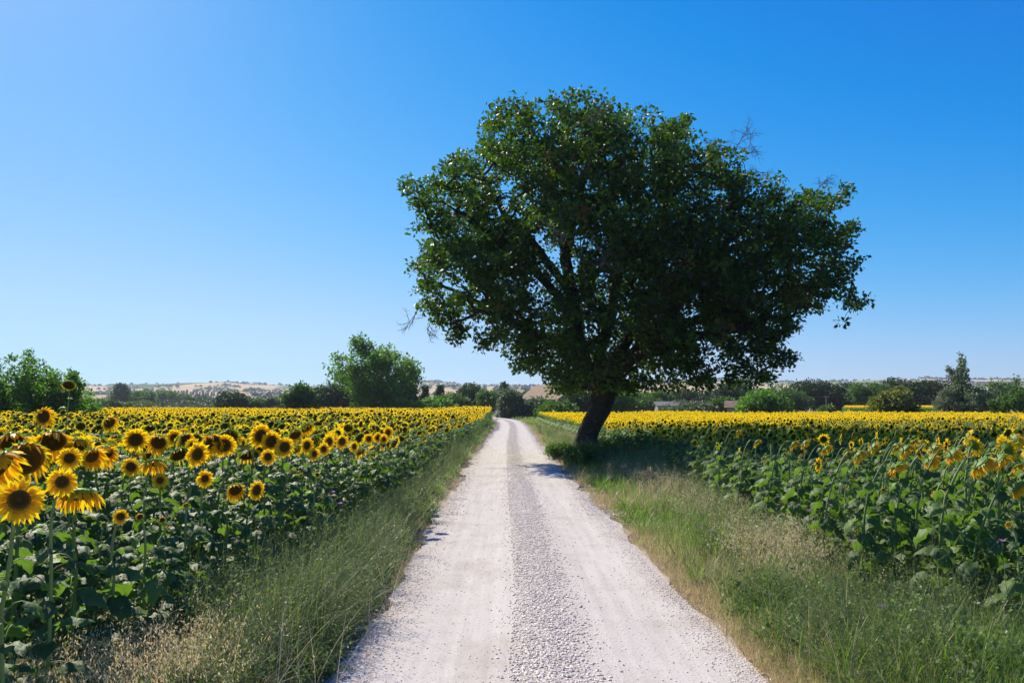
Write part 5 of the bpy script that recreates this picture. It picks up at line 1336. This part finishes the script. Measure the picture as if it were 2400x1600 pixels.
# shrubs around the foot of the oak
for i, (px, py, w, h, lab) in enumerate(((1312, 1075, 0.9, 0.55, 'low leafy shrub nearest the road in the shade of the oak'), (1372, 1092, 1.5, 0.7, 'leafy shrub hiding the foot of the oak trunk'),
                                         (1455, 1088, 1.6, 0.95, 'dark shrub on the field side of the oak trunk'), (1530, 1092, 1.6, 1.05, 'shrub between the oak and the shaded sunflowers'))):
    c = zone(px, py); rr2 = np.random.default_rng(60 + i)
    t = empty('shrub', (c[0], c[1], 0)); tag(t, lab, 'shrub', None)
    q = randdir(150, rr2) * rr2.random((150, 1)) ** 0.4; A = np.array([0, 0, h * 0.5]) + q * np.array([w / 2, w / 2, h * 0.5]); A[:, 2] = np.maximum(A[:, 2], 0.05)
    arr, par, tip = grow([np.array([0, 0, 0.0]), np.array([0, 0, h * 0.3])], [-1, 0], A[:90], rr2, 0.1)
    ch = np.arange(1, len(arr)); V, Fc = prisms(arr[par[ch]], arr[ch], 0.012, 0.006, 3); mw = MB(); mw.add(V, Fc, 0); link('stem', mw.mesh('stem', M['bark']), t)
    W, FF, T = scatter_leaves(A, 0.17, 26, 0.075, rr2, up=0.6); ml = MB(); ml.add(W, FF, 0, T); link('foliage', ml.mesh('foliage', M['mid_leaf'], False), t)

# violet wild flowers one can count
def blossom_mesh(seed):
    rr2 = np.random.default_rng(seed); mb = MB()
    for k in range(14):
        a_ = k / 14 * 2 * PI + rr2.uniform(-0.2, 0.2); el = rr2.uniform(0.1, 0.9); d = np.array([math.cos(a_) * math.cos(el), math.sin(a_) * math.cos(el), math.sin(el)]); tn = np.array([-math.sin(a_), math.cos(a_), 0])
        mb.add([[0, 0, 0], d * 0.018 + tn * 0.006, d * 0.032, d * 0.018 - tn * 0.006], [[0, 1, 2, 3]], 0, rr2.random())
    return mb
bm_ = blossom_mesh(3).mesh('blossom', M['violet'])
VF = [(1608, 1107, 20, 'violet flower at the shaded edge of the right field'), (1620, 1150, 16, 'violet flower above the dry oats near the shade'), (1641, 1236, 10.5, 'violet flower low over the green verge, nearest the road'),
      (1668, 1243, 10.5, 'violet flower beside the lowest pair on the right verge'), (1703, 1257, 10, 'first violet flower of the close pair on the right verge'), (1720, 1258, 10, 'second violet flower of the close pair on the right verge'),
      (1731, 1152, 13, 'violet flower in front of the first sunflower leaves'), (1777, 1273, 9.4, 'violet flower standing in the oats below the sunflowers'), (1897, 1197, 9, 'violet flower against a hanging sunflower leaf'),
      (1946, 1184, 9, 'violet flower high against the sunflower stems'), (1994, 1267, 8, 'violet flower between oats and sunflower stalks'), (2067, 1420, 6.2, 'violet flower down in the herbs near the camera'),
      (2349, 1268, 6, 'violet flower near the picture edge before big leaves'), (780, 1153, 10, 'violet flower in the weeds of the left verge, upper one'), (797, 1180, 9, 'violet flower in the weeds of the left verge, lower one')]
for px, py, D, lab in VF:
    q = at(px, py, D); t = empty('wild_flower', (q[0] + 0.04, D, 0)); tag(t, lab, 'wildflower', 'violet wild flowers on the verges')
    hh = q[2]; P = bez(np.array([0, 0, 0.]), np.array([0.03, 0, hh * 0.4]), np.array([-0.06, 0, hh * 0.7]), np.array([-0.04, 0, hh]), 7)
    mw = MB(); V, Fc = tube(P, 0.0022, 4); mw.add(V, Fc, 0, 0.3)
    rr2 = np.random.default_rng(int(px)); i0 = rr2.integers(1, 5, 8)
    W, FF = inst(LEAF_V, LEAF_F, frames(unit(randdir(8, rr2) + [0, 0, 0.4]), randdir(8, rr2)) * 0.05, P[i0]); mw.add(W, FF, 0, 0.3)
    link('stem', mw.mesh('stem', M['weed']), t); o = link('blossom', bm_, t); o.location = P[-1]; s_ = 1.0 + D * 0.02; o.scale = (s_, s_, s_)

# ------------------------------------------------------------------ haze
m, nt, out = new_mat('summer haze')
pv = N(nt, 'ShaderNodeVolumePrincipled'); pv.inputs['Color'].default_value = (0.80, 0.90, 1.0, 1); pv.inputs['Density'].default_value = 0.00015; pv.inputs['Anisotropy'].default_value = 0.2
nt.links.new(pv.outputs[0], out.inputs['Volume'])
HAZE_TOP = max(30.0, float(HZ.max()) + 12)
mb = MB(); box(mb, (0, 1200, (HAZE_TOP - 3) / 2), (16000, 8900, HAZE_TOP + 3))
tag(link('haze', mb.mesh('haze', m, False)), 'thin bluish summer haze over the countryside', 'haze', kind='stuff')

# ------------------------------------------------------------------ light, sky, camera
SUN_AZ, SUN_EL = R_(-37), R_(40)
sd = Vector((math.sin(SUN_AZ) * math.cos(SUN_EL), math.cos(SUN_AZ) * math.cos(SUN_EL), math.sin(SUN_EL)))
sun = bpy.data.lights.new('sun', 'SUN'); sun.energy = 5.0; sun.angle = R_(0.53); sun.color = (1.0, 0.91, 0.76)
so = bpy.data.objects.new('sun', sun); C.objects.link(so); so.rotation_euler = sd.to_track_quat('Z', 'Y').to_euler()
w = bpy.data.worlds.new('World'); bpy.context.scene.world = w; w.use_nodes = True; nt = w.node_tree; nt.nodes.clear()
sky = N(nt, 'ShaderNodeTexSky', sky_type='NISHITA'); sky.sun_disc = False; sky.sun_elevation = SUN_EL; sky.sun_rotation = SUN_AZ % (2 * PI)
sky.air_density = 1.0; sky.dust_density = 0.3; sky.ozone_density = 2.0; sky.altitude = 100
SKY = 0.13
def vmath(op, a, b):
    n = N(nt, 'ShaderNodeMath', operation=op)
    for k_, x_ in enumerate((a, b)):
        if isinstance(x_, (int, float)): n.inputs[k_].default_value = x_
        else: nt.links.new(x_, n.inputs[k_])
    return n.outputs[0]
# a richer, more contrasty blue than the plain sky model gives, channel by channel
sp_ = N(nt, 'ShaderNodeSeparateColor'); nt.links.new(sky.outputs[0], sp_.inputs[0]); cb_ = N(nt, 'ShaderNodeCombineColor')
for ch_, (cap, gam, gain, off) in enumerate(((0.335, 2.6, 1.09, 0.025), (0.61, 1.28, 0.87, 0.036), (0.80, 0.92, 1.28, 0.0))):
    x_ = vmath('MULTIPLY', vmath('POWER', vmath('MULTIPLY', sp_.outputs[ch_], SKY), gam), -gain / cap)
    x_ = vmath('MULTIPLY', vmath('SUBTRACT', 1.0, vmath('EXPONENT', x_, 0.0)), cap / SKY)
    x_ = vmath('MAXIMUM', vmath('SUBTRACT', x_, off / SKY), 0.0)
    nt.links.new(x_, cb_.inputs[ch_])
bg = N(nt, 'ShaderNodeBackground'); bg.inputs['Strength'].default_value = SKY; nt.links.new(cb_.outputs[0], bg.inputs['Color'])
wo = N(nt, 'ShaderNodeOutputWorld'); nt.links.new(bg.outputs[0], wo.inputs[0])

cam = bpy.data.cameras.new('camera'); cam.sensor_width = 36; cam.lens = F / 2400 * 36; cam.clip_end = 20000; cam.clip_start = 0.1
co = bpy.data.objects.new('camera', cam); C.objects.link(co); co.location = (0, 0, CAMH); co.rotation_euler = (PI / 2 + TH, 0, 0)
sc = bpy.context.scene; sc.camera = co
sc.view_settings.view_transform = 'Standard'; sc.view_settings.look = 'None'; sc.view_settings.exposure = 0.62; sc.view_settings.gamma = 1
sc.cycles.use_denoising = True; sc.cycles.denoising_prefilter = 'ACCURATE'; sc.cycles.use_adaptive_sampling = False; sc.cycles.max_bounces = 6; sc.cycles.diffuse_bounces = 3; sc.cycles.transmission_bounces = 4; sc.cycles.volume_bounces = 0
sc.cycles.transparent_max_bounces = 4; sc.cycles.sample_clamp_indirect = 6
